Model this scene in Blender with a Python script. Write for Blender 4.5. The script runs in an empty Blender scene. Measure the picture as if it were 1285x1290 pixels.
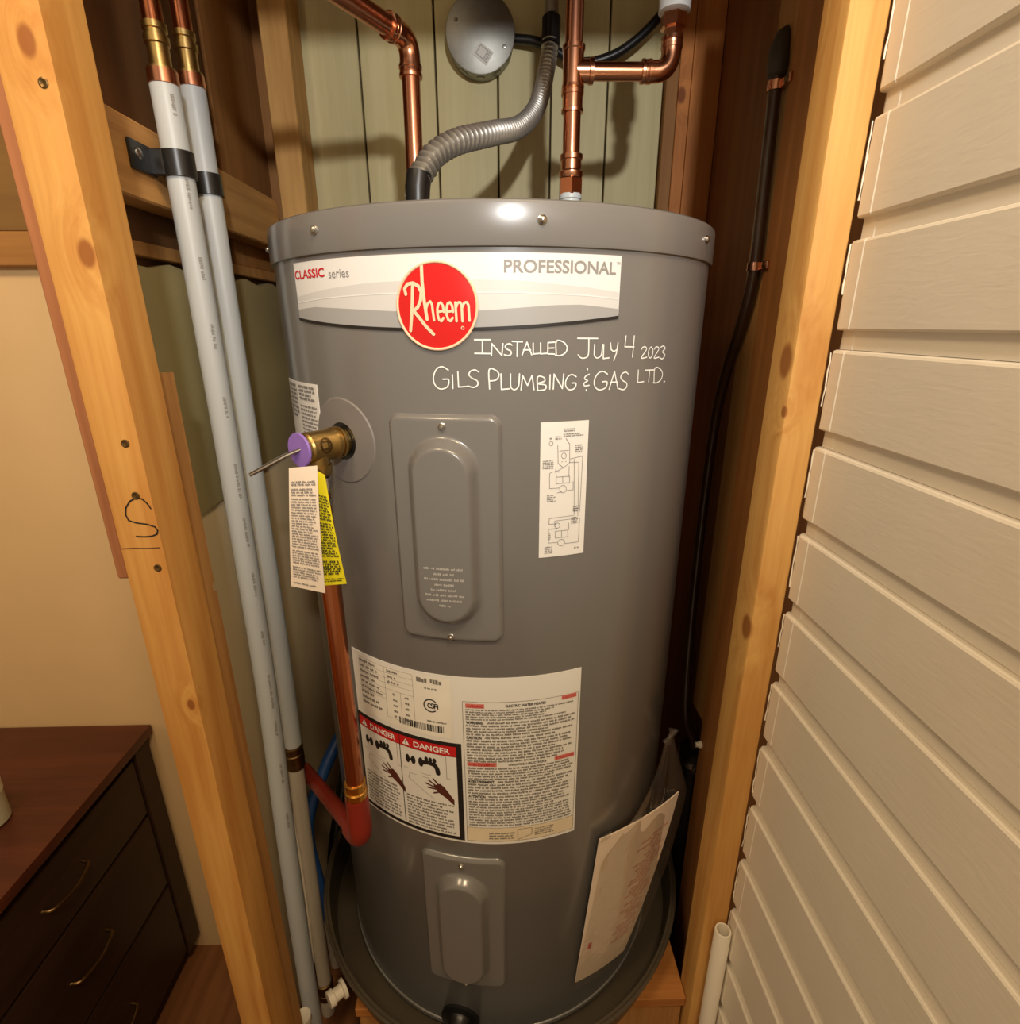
import bpy, bmesh, math, random
from mathutils import Vector, Matrix

random.seed(7)
SC = bpy.context.scene
COL = SC.collection
PI = math.pi

# ------------------------------------------------------------------ camera
R = 0.28                      # tank radius; the tank axis is the world z axis, z = 0 is the top of the platform
f_px = 687.46
pit, yaw, rol = math.radians(18.943), math.radians(1.4827), math.radians(-0.2182)
fw = Vector((math.sin(yaw) * math.cos(pit), math.cos(yaw) * math.cos(pit), -math.sin(pit)))
rt = Vector((math.cos(yaw), -math.sin(yaw), 0))
up = rt.cross(fw)
rt2 = rt * math.cos(rol) + up * math.sin(rol)
up2 = -rt * math.sin(rol) + up * math.cos(rol)
cam_d = bpy.data.cameras.new('camera')
cam = bpy.data.objects.new('camera', cam_d)
COL.objects.link(cam)
m3 = Matrix((rt2, up2, -fw)).transposed()
cam.matrix_world = Matrix.Translation((0, -0.817, 1.05)) @ m3.to_4x4()
cam_d.sensor_fit = 'HORIZONTAL'
cam_d.sensor_width = 36
cam_d.lens = 36 * f_px / 1285
cam_d.clip_start = 0.02
SC.camera = cam

# ------------------------------------------------------------------ light
SC.view_settings.view_transform = 'Standard'
SC.view_settings.look = 'None'
SC.view_settings.gamma = 1
SC.view_settings.use_curve_mapping = False
SC.view_settings.exposure = 0.0
world = bpy.data.worlds.new('room_light')
SC.world = world
world.use_nodes = True
world.node_tree.nodes['Background'].inputs[0].default_value = (1.0, 0.76, 0.48, 1)
world.node_tree.nodes['Background'].inputs[1].default_value = 0.42

def lamp(name, kind, loc, power, color, size=0.03, target=None):
    d = bpy.data.lights.new(name, kind)
    d.energy = power
    d.color = color
    if kind == 'AREA':
        d.shape = 'DISK'
        d.size = size
    else:
        d.shadow_soft_size = size
    o = bpy.data.objects.new(name, d)
    o.location = loc
    if target:
        o.rotation_euler = (Vector(target) - Vector(loc)).to_track_quat('-Z', 'Y').to_euler()
    COL.objects.link(o)
    return o

bulb = lamp('room_bulb', 'SPOT', (0.175, -1.38, 1.47), 46, (1.0, 0.98, 0.96), 0.03, (0.0, 0.1, 1.44))
bulb.data.spot_size = math.radians(80)       # a shaded lamp: its light falls off towards the floor
bulb.data.spot_blend = 1.0
lamp('overhead_fill', 'AREA', (-0.60, -1.00, 2.15), 9, (1.0, 0.75, 0.46), 0.4, (0.3, -0.4, 0.8))  # fill light added at the upper left to brighten the siding
lamp('overhead_fill', 'AREA', (0.22, -1.20, 2.2), 14, (1.0, 0.75, 0.46), 0.3, (-0.3, -0.1, 0.8))  # second fill, added so light reaches the left wall bay

# ------------------------------------------------------------------ materials
MATS = {}
def node_mat(name):
    m = bpy.data.materials.new(name)
    m.use_nodes = True
    nt = m.node_tree
    return m, nt, nt.nodes, nt.links, nt.nodes['Principled BSDF']

def srgb(r, g, b):
    def c(v):
        v /= 255.0
        return v / 12.92 if v <= 0.04045 else ((v + 0.055) / 1.055) ** 2.4
    return (c(r), c(g), c(b), 1)

def plain(name, col, rough=0.5, metal=0.0, var=0.12, scale=30.0, bump=0.0, coat=0.0, spec=0.5, stretch=(1, 1, 1)):
    if name in MATS:
        return MATS[name]
    m, nt, N, L, b = node_mat(name)
    tc = N.new('ShaderNodeTexCoord')
    mp = N.new('ShaderNodeMapping')
    mp.inputs['Scale'].default_value = stretch
    L.new(tc.outputs['Object'], mp.inputs['Vector'])
    nz = N.new('ShaderNodeTexNoise')
    nz.inputs['Scale'].default_value = scale
    nz.inputs['Detail'].default_value = 5
    L.new(mp.outputs[0], nz.inputs['Vector'])
    mx = N.new('ShaderNodeMix')
    mx.data_type = 'RGBA'
    mx.inputs['A'].default_value = tuple(c * (1 - var) for c in col[:3]) + (1,)
    mx.inputs['B'].default_value = tuple(min(1, c * (1 + var)) for c in col[:3]) + (1,)
    L.new(nz.outputs['Fac'], mx.inputs['Factor'])
    L.new(mx.outputs['Result'], b.inputs['Base Color'])
    b.inputs['Roughness'].default_value = rough
    b.inputs['Metallic'].default_value = metal
    b.inputs['Coat Weight'].default_value = coat
    b.inputs['Coat Roughness'].default_value = 0.15
    b.inputs['Specular IOR Level'].default_value = spec
    if bump:
        bp = N.new('ShaderNodeBump')
        bp.inputs['Strength'].default_value = bump
        bp.inputs['Distance'].default_value = 0.002
        L.new(nz.outputs['Fac'], bp.inputs['Height'])
        L.new(bp.outputs[0], b.inputs['Normal'])
    MATS[name] = m
    return m

def wood(name, light, dark, axis='Z', ring=55.0, knots=(), rough=0.6, contrast=0.8, spec=0.3, offset=(0, 0, 0), bump=0.15):
    """sawn timber: rings stretched along the grain, fine fibre noise, knots at given points"""
    if name in MATS:
        return MATS[name]
    m, nt, N, L, b = node_mat(name)
    tc = N.new('ShaderNodeTexCoord')
    mp = N.new('ShaderNodeMapping')
    st = {'X': (0.05, 1, 1), 'Y': (1, 0.05, 1), 'Z': (1, 1, 0.05)}[axis]
    mp.inputs['Scale'].default_value = st
    mp.inputs['Location'].default_value = offset
    # knots bend the grain
    vec = tc.outputs['Object']
    knotfac = None
    for (kx, ky, kz, kr) in knots:
        sub = N.new('ShaderNodeVectorMath'); sub.operation = 'SUBTRACT'
        L.new(tc.outputs['Object'], sub.inputs[0]); sub.inputs[1].default_value = (kx, ky, kz)
        sc = N.new('ShaderNodeVectorMath'); sc.operation = 'MULTIPLY'
        L.new(sub.outputs[0], sc.inputs[0])
        sc.inputs[1].default_value = {'X': (0.6, 1, 1), 'Y': (1, 0.6, 1), 'Z': (1, 1, 0.6)}[axis]
        ln = N.new('ShaderNodeVectorMath'); ln.operation = 'LENGTH'
        L.new(sc.outputs[0], ln.inputs[0])
        mr = N.new('ShaderNodeMapRange'); mr.interpolation_type = 'SMOOTHSTEP'
        mr.inputs['From Min'].default_value = kr * 0.7; mr.inputs['From Max'].default_value = kr * 1.25
        mr.inputs['To Min'].default_value = 1; mr.inputs['To Max'].default_value = 0
        L.new(ln.outputs['Value'], mr.inputs['Value'])
        if knotfac is None:
            knotfac = mr.outputs[0]
        else:
            mxm = N.new('ShaderNodeMath'); mxm.operation = 'MAXIMUM'
            L.new(knotfac, mxm.inputs[0]); L.new(mr.outputs[0], mxm.inputs[1])
            knotfac = mxm.outputs[0]
        # displace coordinates along the grain's cross direction
        mr2 = N.new('ShaderNodeMapRange'); mr2.interpolation_type = 'SMOOTHSTEP'
        mr2.inputs['From Min'].default_value = 0; mr2.inputs['From Max'].default_value = kr * 5
        mr2.inputs['To Min'].default_value = 0.02; mr2.inputs['To Max'].default_value = 0
        L.new(ln.outputs['Value'], mr2.inputs['Value'])
        ad = N.new('ShaderNodeVectorMath'); ad.operation = 'ADD'
        L.new(vec, ad.inputs[0])
        cb = N.new('ShaderNodeCombineXYZ')
        for k in range(3):
            L.new(mr2.outputs[0], cb.inputs[k])
        L.new(cb.outputs[0], ad.inputs[1])
        vec = ad.outputs[0]
    L.new(vec, mp.inputs['Vector'])
    n1 = N.new('ShaderNodeTexNoise'); n1.inputs['Scale'].default_value = 9; n1.inputs['Detail'].default_value = 3
    L.new(mp.outputs[0], n1.inputs['Vector'])
    mul = N.new('ShaderNodeMath'); mul.operation = 'MULTIPLY'; mul.inputs[1].default_value = ring
    L.new(n1.outputs['Fac'], mul.inputs[0])
    sn = N.new('ShaderNodeMath'); sn.operation = 'SINE'
    L.new(mul.outputs[0], sn.inputs[0])
    rg = N.new('ShaderNodeMapRange'); rg.inputs['From Min'].default_value = -1; rg.inputs['From Max'].default_value = 1
    L.new(sn.outputs[0], rg.inputs['Value'])
    n2 = N.new('ShaderNodeTexNoise'); n2.inputs['Scale'].default_value = 220; n2.inputs['Detail'].default_value = 4
    L.new(mp.outputs[0], n2.inputs['Vector'])
    n3 = N.new('ShaderNodeTexNoise'); n3.inputs['Scale'].default_value = 6; n3.inputs['Detail'].default_value = 2
    L.new(tc.outputs['Object'], n3.inputs['Vector'])
    a1 = N.new('ShaderNodeMath'); a1.operation = 'MULTIPLY_ADD'; a1.inputs[1].default_value = 0.45 * contrast
    L.new(rg.outputs[0], a1.inputs[0])
    h2 = N.new('ShaderNodeMath'); h2.operation = 'MULTIPLY_ADD'; h2.inputs[1].default_value = 0.9 * contrast; h2.inputs[2].default_value = -0.3 * contrast
    L.new(n2.outputs['Fac'], h2.inputs[0])
    L.new(h2.outputs[0], a1.inputs[2])
    a2 = N.new('ShaderNodeMath'); a2.operation = 'MULTIPLY_ADD'; a2.inputs[1].default_value = 0.5
    L.new(n3.outputs['Fac'], a2.inputs[0]); L.new(a1.outputs[0], a2.inputs[2])
    a2c = N.new('ShaderNodeMath'); a2c.operation = 'ADD'; a2c.inputs[1].default_value = -0.12; a2c.use_clamp = True
    L.new(a2.outputs[0], a2c.inputs[0])
    mx = N.new('ShaderNodeMix'); mx.data_type = 'RGBA'
    mx.inputs['A'].default_value = light; mx.inputs['B'].default_value = dark
    L.new(a2c.outputs[0], mx.inputs['Factor'])
    out = mx.outputs['Result']
    if knotfac is not None:
        mk = N.new('ShaderNodeMix'); mk.data_type = 'RGBA'
        kf = N.new('ShaderNodeMath'); kf.operation = 'MULTIPLY'; kf.inputs[1].default_value = 0.85
        L.new(knotfac, kf.inputs[0])
        L.new(kf.outputs[0], mk.inputs['Factor'])
        L.new(out, mk.inputs['A'])
        mk.inputs['B'].default_value = tuple(c * k for c, k in zip(dark[:3], (0.55, 0.42, 0.4))) + (1,)
        out = mk.outputs['Result']
    L.new(out, b.inputs['Base Color'])
    b.inputs['Roughness'].default_value = rough
    b.inputs['Specular IOR Level'].default_value = spec
    bp = N.new('ShaderNodeBump'); bp.inputs['Strength'].default_value = bump; bp.inputs['Distance'].default_value = 0.001
    L.new(a1.outputs[0], bp.inputs['Height']); L.new(bp.outputs[0], b.inputs['Normal'])
    MATS[name] = m
    return m

TANK = plain('tank_paint', srgb(113, 112, 111), 0.28, 0, 0.03, 6, coat=0.6)
TANKTOP = TANK
COPPER = plain('copper', srgb(212, 148, 116), 0.24, 1, 0.10, 25, stretch=(1, 1, 0.3))
COPPER_OLD = plain('copper_dull', srgb(188, 116, 80), 0.22, 1, 0.18, 18, stretch=(1, 1, 0.2))
SOLDER = plain('copper_fitting', srgb(216, 158, 126), 0.22, 1, 0.15, 60)
BRASS = plain('brass', srgb(172, 144, 90), 0.32, 1, 0.18, 60, bump=0.15)
BRASS_D = plain('brass_tarnished', srgb(120, 95, 60), 0.4, 1, 0.2, 60)
GOLD = plain('gold_fitting', srgb(220, 165, 80), 0.22, 1, 0.15, 50)
STEEL = plain('zinc_steel', srgb(190, 188, 184), 0.28, 1, 0.08, 40)
GALV = plain('galvanised_steel', srgb(160, 160, 154), 0.5, 1, 0.14, 90)
CONDUIT = plain('conduit_metal', srgb(172, 168, 160), 0.40, 0.7, 0.1, 80)
BLACKP = plain('black_plastic', srgb(24, 24, 24), 0.35, 0, 0.1, 40)
BLACKPIPE = plain('blackened_pipe', srgb(62, 42, 30), 0.28, 0.0, 0.3, 30, coat=0.2)
GREYP = plain('grey_pipe', srgb(176, 182, 186), 0.42, 0, 0.05, 20, stretch=(1, 1, 0.2))
GREYP2 = plain('grey_pipe_lower', srgb(180, 172, 158), 0.45, 0, 0.06, 20)
RED = plain('red_plastic_pipe', srgb(136, 40, 28), 0.36, 0, 0.10, 30)
BLUE = plain('blue_plastic_pipe', srgb(38, 78, 140), 0.38, 0, 0.08, 30)
PURPLE = plain('purple_plastic', srgb(140, 110, 196), 0.45, 0, 0.12, 120)
WHITEP = plain('white_plastic', srgb(226, 218, 202), 0.4, 0, 0.04, 30)
STICKER = plain('sticker_white', srgb(228, 228, 226), 0.45, 0, 0.02, 20)
SILVER = plain('sticker_silver', srgb(222, 224, 226), 0.34, 0, 0.02, 20)
BAND1 = plain('sticker_band_pale', srgb(204, 206, 208), 0.36, 0, 0.02, 20)
BAND2 = plain('sticker_band_grey', srgb(158, 160, 162), 0.36, 0, 0.03, 20)
INK = plain('ink_black', srgb(28, 26, 26), 0.5, 0, 0.05, 20)
INKG = plain('ink_grey', srgb(142, 140, 138), 0.5, 0, 0.05, 20)
INKF = plain('ink_fine', srgb(118, 114, 110), 0.5, 0, 0.05, 20)
INKRED = plain('ink_red', srgb(196, 30, 34), 0.4, 0, 0.05, 20)
INKWHITE = plain('ink_white', srgb(238, 238, 236), 0.5, 0, 0.02, 20)
CHALK = plain('white_marker', srgb(236, 240, 240), 0.6, 0, 0.05, 300)
EMBOSS = plain('panel_lettering', srgb(176, 174, 172), 0.4, 0, 0.03, 20)
BADGE = plain('badge_red', srgb(205, 24, 26), 0.25, 0, 0.05, 20, coat=0.5)
CREAM = plain('badge_cream', srgb(238, 206, 176), 0.35, 0, 0.04, 20)
TAGW = plain('tag_cream', srgb(232, 218, 200), 0.55, 0, 0.03, 20)
TAGY = plain('tag_yellow', srgb(226, 214, 28), 0.5, 0, 0.04, 20)
SKIN = plain('pictogram_hand', srgb(84, 40, 28), 0.5, 0, 0.2, 200)
PANTINT = plain('pan_plastic', srgb(74, 66, 54), 0.3, 0, 0.1, 20)
DRESSER = wood('dresser_top_lit', srgb(96, 48, 30), srgb(52, 24, 16), 'X', 40, rough=0.35, contrast=0.6, spec=0.4)  # dresser top: the light falling on it is put into this lighter colour
DRESSERF = wood('dresser_front_shaded', srgb(60, 40, 28), srgb(34, 21, 15), 'Y', 40, rough=0.4, contrast=0.6, spec=0.3)  # same dresser's front and sides, with their shade put into the colour

PINE_L = wood('pine_left_stud', srgb(210, 160, 88), srgb(172, 110, 46), 'Z', 60,
              knots=[(-0.3212, -0.346, 1.237, 0.0062), (-0.3141, -0.346, 1.103, 0.0065), (-0.3143, -0.346, 0.684, 0.004)])
PINE_R = wood('pine_right_stud', srgb(212, 166, 96), srgb(176, 118, 54), 'Z', 60, offset=(0.4, 0.2, 0),
              knots=[(0.303, -0.236, 1.013, 0.011), (0.303, -0.2476, 0.962, 0.004), (0.303, -0.24, 0.70, 0.010), (0.303, -0.195, 1.31, 0.009)])
PINE_Y = wood('pine_blocking', srgb(196, 150, 90), srgb(152, 104, 54), 'Y', 60)
PINE_D = wood('pine_aged', srgb(190, 142, 84), srgb(142, 96, 50), 'Z', 50, offset=(0.9, 0.1, 0))
CEDAR = wood('cedar_board', srgb(208, 136, 72), srgb(152, 90, 42), 'Z', 45, knots=[(0.335, 0.32, 1.18, 0.012), (0.333, 0.32, 1.43, 0.008)])
REDPLY = wood('red_brown_plywood', srgb(152, 98, 58), srgb(106, 66, 36), 'Z', 40, offset=(2, 0, 0), contrast=0.6)
DARKPLY = wood('dark_plywood', srgb(112, 74, 42), srgb(72, 44, 24), 'Z', 40, offset=(3, 1, 0), contrast=0.5)
MIDPLY = wood('mid_plywood', srgb(160, 112, 62), srgb(116, 76, 38), 'Z', 40, offset=(1, 3, 0), contrast=0.5)
PLYEDGE = wood('plywood_edge', srgb(170, 112, 72), srgb(116, 68, 42), 'Z', 90, offset=(5, 3, 0))
PANEL = wood('pale_panelling', srgb(206, 196, 152), srgb(178, 164, 114), 'Z', 34, offset=(0.3, 0.7, 0), contrast=0.55, rough=0.5)
GROOVE = plain('groove_dark', srgb(70, 54, 30), 0.8)
SIDING = None
DRYTAN = plain('tan_drywall', srgb(222, 188, 140), 0.8, 0, 0.05, 9, bump=0.08, spec=0.2)
DRYTAN2 = plain('tan_drywall_inside', srgb(240, 220, 180), 0.8, 0, 0.06, 7, spec=0.2)
OLIVE = plain('olive_painted_sheet', srgb(166, 154, 112), 0.42, 0, 0.14, 9)
FLOORW = wood('plywood_deck', srgb(190, 128, 66), srgb(146, 88, 38), 'X', 40)
FLOORB = wood('brown_floor', srgb(130, 84, 48), srgb(92, 54, 28), 'Y', 40)

def siding_mat():
    m, nt, N, L, b = node_mat('painted_siding')
    tc = N.new('ShaderNodeTexCoord')
    mp = N.new('ShaderNodeMapping'); mp.inputs['Scale'].default_value = (1, 0.2, 1)
    L.new(tc.outputs['Object'], mp.inputs['Vector'])
    n1 = N.new('ShaderNodeTexNoise'); n1.inputs['Scale'].default_value = 170; n1.inputs['Detail'].default_value = 6
    n1.inputs['Distortion'].default_value = 0.6
    L.new(mp.outputs[0], n1.inputs['Vector'])
    n2 = N.new('ShaderNodeTexNoise'); n2.inputs['Scale'].default_value = 12
    L.new(tc.outputs['Object'], n2.inputs['Vector'])
    mx = N.new('ShaderNodeMix'); mx.data_type = 'RGBA'
    mx.inputs['A'].default_value = srgb(228, 219, 202); mx.inputs['B'].default_value = srgb(238, 230, 214)
    L.new(n2.outputs['Fac'], mx.inputs['Factor']); L.new(mx.outputs['Result'], b.inputs['Base Color'])
    b.inputs['Roughness'].default_value = 0.45
    b.inputs['Specular IOR Level'].default_value = 0.4
    bp = N.new('ShaderNodeBump'); bp.inputs['Strength'].default_value = 0.22; bp.inputs['Distance'].default_value = 0.001
    L.new(n1.outputs['Fac'], bp.inputs['Height']); L.new(bp.outputs[0], b.inputs['Normal'])
    return m
SIDING = siding_mat()

def film_mat():
    m, nt, N, L, b = node_mat('clear_bag_film')
    out = N['Material Output']
    tr = N.new('ShaderNodeBsdfTransparent'); tr.inputs[0].default_value = (0.93, 0.92, 0.89, 1)
    gl = N.new('ShaderNodeBsdfGlossy'); gl.inputs['Roughness'].default_value = 0.12
    gl.inputs[0].default_value = (0.8, 0.8, 0.8, 1)
    df = N.new('ShaderNodeBsdfDiffuse'); df.inputs[0].default_value = (0.5, 0.48, 0.44, 1)
    tc = N.new('ShaderNodeTexCoord')
    nz = N.new('ShaderNodeTexNoise'); nz.inputs['Scale'].default_value = 40
    L.new(tc.outputs['Object'], nz.inputs['Vector'])
    bp = N.new('ShaderNodeBump'); bp.inputs['Strength'].default_value = 0.6; bp.inputs['Distance'].default_value = 0.004
    L.new(nz.outputs['Fac'], bp.inputs['Height']); L.new(bp.outputs[0], gl.inputs['Normal'])
    m1 = N.new('ShaderNodeMixShader'); m1.inputs[0].default_value = 0.22
    L.new(gl.outputs[0], m1.inputs[1]); L.new(df.outputs[0], m1.inputs[2])
    m2 = N.new('ShaderNodeMixShader'); m2.inputs[0].default_value = 0.24
    L.new(tr.outputs[0], m2.inputs[1]); L.new(m1.outputs[0], m2.inputs[2])
    L.new(m2.outputs[0], out.inputs['Surface'])
    return m
FILM = film_mat()

# ------------------------------------------------------------------ helpers
def link(name, me, mat, parent=None, smooth=True):
    o = bpy.data.objects.new(name, me)
    COL.objects.link(o)
    if mat:
        me.materials.clear(); me.materials.append(mat)
    if parent:
        o.parent = parent
        if parent.type == 'EMPTY':
            o.matrix_parent_inverse = Matrix.Translation(-Vector(parent.location))
    return o

def done(bm, name, mat, parent=None, smooth=35):
    bmesh.ops.recalc_face_normals(bm, faces=bm.faces)
    me = bpy.data.meshes.new(name)
    if smooth:
        lim = math.radians(smooth)
        for f in bm.faces:
            f.smooth = True
        for e in bm.edges:
            if len(e.link_faces) == 2 and e.calc_face_angle(0) > lim:
                e.smooth = False
    bm.to_mesh(me); bm.free()
    return link(name, me, mat, parent)

def thing(name, label, cat, loc=(0, 0, 0), group=None):
    o = bpy.data.objects.new(name, None)
    o.empty_display_size = 0.05
    o.location = loc
    COL.objects.link(o)
    o['label'] = label; o['category'] = cat
    if group: o['group'] = group
    return o

def tag(o, label, cat, group=None):
    o['label'] = label; o['category'] = cat
    if group: o['group'] = group
    return o

def struct(o):
    o['kind'] = 'structure'
    return o

def stuff(o):
    o['kind'] = 'stuff'
    return o

def add_box(bm, lo, hi, bev=0.0, seg=1):
    vs = [bm.verts.new((x, y, z)) for x in (lo[0], hi[0]) for y in (lo[1], hi[1]) for z in (lo[2], hi[2])]
    fs = []
    for q in ((0, 1, 3, 2), (4, 6, 7, 5), (0, 4, 5, 1), (2, 3, 7, 6), (0, 2, 6, 4), (1, 5, 7, 3)):
        fs.append(bm.faces.new([vs[i] for i in q]))
    if bev:
        es = list({e for f in fs for e in f.edges})
        bmesh.ops.bevel(bm, geom=es, offset=bev, segments=seg, affect='EDGES', profile=0.7)

def box(name, lo, hi, mat, parent=None, bev=0.0015, seg=1):
    bm = bmesh.new(); add_box(bm, lo, hi, bev, seg)
    return done(bm, name, mat, parent)

def spline(pts, n=8):
    """Catmull-Rom through the points"""
    P = [Vector(p) for p in pts]
    P = [P[0] * 2 - P[1]] + P + [P[-1] * 2 - P[-2]]
    out = []
    for i in range(1, len(P) - 2):
        for k in range(n):
            t = k / n
            a, b, c, d = P[i - 1], P[i], P[i + 1], P[i + 2]
            out.append(0.5 * ((2 * b) + (c - a) * t + (2 * a - 5 * b + 4 * c - d) * t * t + (3 * b - a - 3 * c + d) * t ** 3))
    out.append(P[-2])
    return out

def add_tube(bm, pts, rad, seg=20, caps=True, flat=(1, 1)):
    pts = [Vector(p) for p in pts]
    n = len(pts)
    rads = rad if isinstance(rad, (list, tuple)) else [rad] * n
    tang = []
    for i in range(n):
        a = pts[max(i - 1, 0)]; b = pts[min(i + 1, n - 1)]
        d = b - a
        tang.append(d.normalized() if d.length > 1e-9 else Vector((0, 0, 1)))
    t0 = tang[0]
    ref = Vector((0, 0, 1)) if abs(t0.z) < 0.9 else Vector((0, 1, 0))
    u = t0.cross(ref).normalized()
    rings = []
    for i in range(n):
        t = tang[i]
        u = (u - t * u.dot(t)).normalized()
        v = t.cross(u)
        ring = []
        for k in range(seg):
            a = 2 * PI * k / seg
            ring.append(bm.verts.new(pts[i] + (u * math.cos(a) * flat[0] + v * math.sin(a) * flat[1]) * rads[i]))
        rings.append(ring)
    for i in range(n - 1):
        for k in range(seg):
            bm.faces.new((rings[i][k], rings[i][(k + 1) % seg], rings[i + 1][(k + 1) % seg], rings[i + 1][k]))
    if caps:
        bm.faces.new(list(reversed(rings[0]))); bm.faces.new(rings[-1])

def tube(name, pts, rad, mat, parent=None, seg=20, flat=(1, 1)):
    bm = bmesh.new(); add_tube(bm, pts, rad, seg, True, flat)
    return done(bm, name, mat, parent)

def bend(p0, corner, p1, r, n=8):
    p0, corner, p1 = Vector(p0), Vector(corner), Vector(p1)
    a = (p0 - corner).normalized(); b = (p1 - corner).normalized()
    out = [p0]
    s, e = corner + a * r, corner + b * r
    for k in range(n + 1):
        t = k / n
        out.append(s * (1 - t) ** 2 + corner * 2 * t * (1 - t) + e * t * t)
    out.append(p1)
    return out

def add_lathe(bm, profile, origin=(0, 0, 0), axis=(0, 0, 1), seg=32):
    """profile: (radius, distance along the axis)"""
    ax = Vector(axis).normalized()
    o = Vector(origin)
    ref = Vector((0, 0, 1)) if abs(ax.z) < 0.9 else Vector((1, 0, 0))
    u = ax.cross(ref).normalized(); v = ax.cross(u)
    rings = []
    for (r, h) in profile:
        if r < 1e-6:
            rings.append([bm.verts.new(o + ax * h)])
        else:
            rings.append([bm.verts.new(o + ax * h + (u * math.cos(2 * PI * k / seg) + v * math.sin(2 * PI * k / seg)) * r) for k in range(seg)])
    for i in range(len(rings) - 1):
        a, b = rings[i], rings[i + 1]
        for k in range(seg):
            k2 = (k + 1) % seg
            if len(a) == 1 and len(b) == 1: continue
            if len(a) == 1: bm.faces.new((a[0], b[k2], b[k]))
            elif len(b) == 1: bm.faces.new((a[k], a[k2], b[0]))
            else: bm.faces.new((a[k], a[k2], b[k2], b[k]))
    if len(rings[0]) > 1: bm.faces.new(list(reversed(rings[0])))
    if len(rings[-1]) > 1: bm.faces.new(rings[-1])

def lathe(name, profile, mat, parent=None, origin=(0, 0, 0), axis=(0, 0, 1), seg=32):
    bm = bmesh.new(); add_lathe(bm, profile, origin, axis, seg)
    return done(bm, name, mat, parent)

def TM(a, z, off=0.0):
    """a point on the tank: angle in degrees from the front, height, distance off the skin"""
    t = math.radians(a)
    return Vector((math.sin(t) * (R + off), -math.cos(t) * (R + off), z))
DEG = math.degrees(1 / R)          # degrees per metre of arc

def add_patch(bm, mf, s0, s1, t0, t1, ns, nt_, off=0.0006, base=-0.0004):
    top = [[bm.verts.new(mf(s0 + (s1 - s0) * i / ns, t0 + (t1 - t0) * j / nt_, off)) for j in range(nt_ + 1)] for i in range(ns + 1)]
    for i in range(ns):
        for j in range(nt_):
            bm.faces.new((top[i][j], top[i + 1][j], top[i + 1][j + 1], top[i][j + 1]))
    if base is not None:
        rim = [(i, 0) for i in range(ns + 1)] + [(ns, j) for j in range(1, nt_ + 1)] + [(i, nt_) for i in range(ns - 1, -1, -1)] + [(0, j) for j in range(nt_ - 1, 0, -1)]
        low = [bm.verts.new(mf(s0 + (s1 - s0) * i / ns, t0 + (t1 - t0) * j / nt_, base)) for i, j in rim]
        for k in range(len(rim)):
            k2 = (k + 1) % len(rim)
            a = top[rim[k][0]][rim[k][1]]; b = top[rim[k2][0]][rim[k2][1]]
            bm.faces.new((a, low[k], low[k2], b))

def patch(name, a0, a1, z0, z1, mat, parent, off=0.0006, ns=None, nt_=2, base=-0.0004):
    bm = bmesh.new()
    add_patch(bm, TM, a0, a1, z0, z1, ns or max(2, int(abs(a1 - a0) / 1.5)), nt_, off, base)
    return done(bm, name, mat, parent)

def add_strokes(bm, mf, polys, w, off):
    """ribbons of width w along polylines given in metres; mf(s, t, off)"""
    for pl in polys:
        for i in range(len(pl) - 1):
            ax, ay = pl[i]; bx, by = pl[i + 1]
            dx, dy = bx - ax, by - ay
            l = math.hypot(dx, dy)
            if l < 1e-7: continue
            nx, ny = -dy / l * w / 2, dx / l * w / 2
            k = max(1, int(l / 0.02))
            prev = None
            for j in range(k + 1):
                x = ax + dx * j / k; y = ay + dy * j / k
                cur = (bm.verts.new(mf(x + nx, y + ny, off)), bm.verts.new(mf(x - nx, y - ny, off)))
                if prev: bm.faces.new((prev[0], prev[1], cur[1], cur[0]))
                prev = cur
        if w > 0.0007:
            for (x, y) in pl:
                bm.faces.new([bm.verts.new(mf(x + math.cos(q * PI / 4) * w / 2, y + math.sin(q * PI / 4) * w / 2, off)) for q in range(8)])

def add_quad(bm, mf, x0, y0, x1, y1, off):
    k = max(1, int(abs(x1 - x0) / 0.008))
    prev = None
    for j in range(k + 1):
        x = x0 + (x1 - x0) * j / k
        cur = (bm.verts.new(mf(x, y0, off)), bm.verts.new(mf(x, y1, off)))
        if prev: bm.faces.new((prev[0], cur[0], cur[1], prev[1]))
        prev = cur

def add_poly(bm, mf, pts, off):
    bm.faces.new([bm.verts.new(mf(x, y, off)) for x, y in pts])

def add_fine(bm, mf, x0, x1, y0, y1, n, seed, off, fill=0.55, gapline=0.0, ragged=0.25):
    """n lines of print too small to read: letter-sized strokes grouped into words"""
    rnd = random.Random(seed)
    p = (y1 - y0) / n
    h = p * fill
    for i in range(n):
        if rnd.random() < gapline: continue
        y = y1 - p * (i + 1) + (p - h) / 2
        x = x0
        xe = x1 - (x1 - x0) * ragged * rnd.random() * (1 if rnd.random() < 0.4 else 0.1)
        while x < xe:
            for _ in range(rnd.randint(2, 8)):
                cw = h * rnd.uniform(0.35, 0.6)
                if x + cw > xe: break
                yo = h * rnd.choice((0, 0, 0.25)); yl = h * rnd.choice((0, 0, 0, 0.2))
                vs = [bm.verts.new(mf(a, b, off)) for a, b in ((x, y + yl), (x + cw, y + yl), (x + cw, y + h - yo), (x, y + h - yo))]
                bm.faces.new(vs)
                x += cw * 1.3
            x += h * 0.55

def flat_mesh(name, bm, mat, parent):
    o = done(bm, name, mat, parent, smooth=0)
    return o

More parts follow.
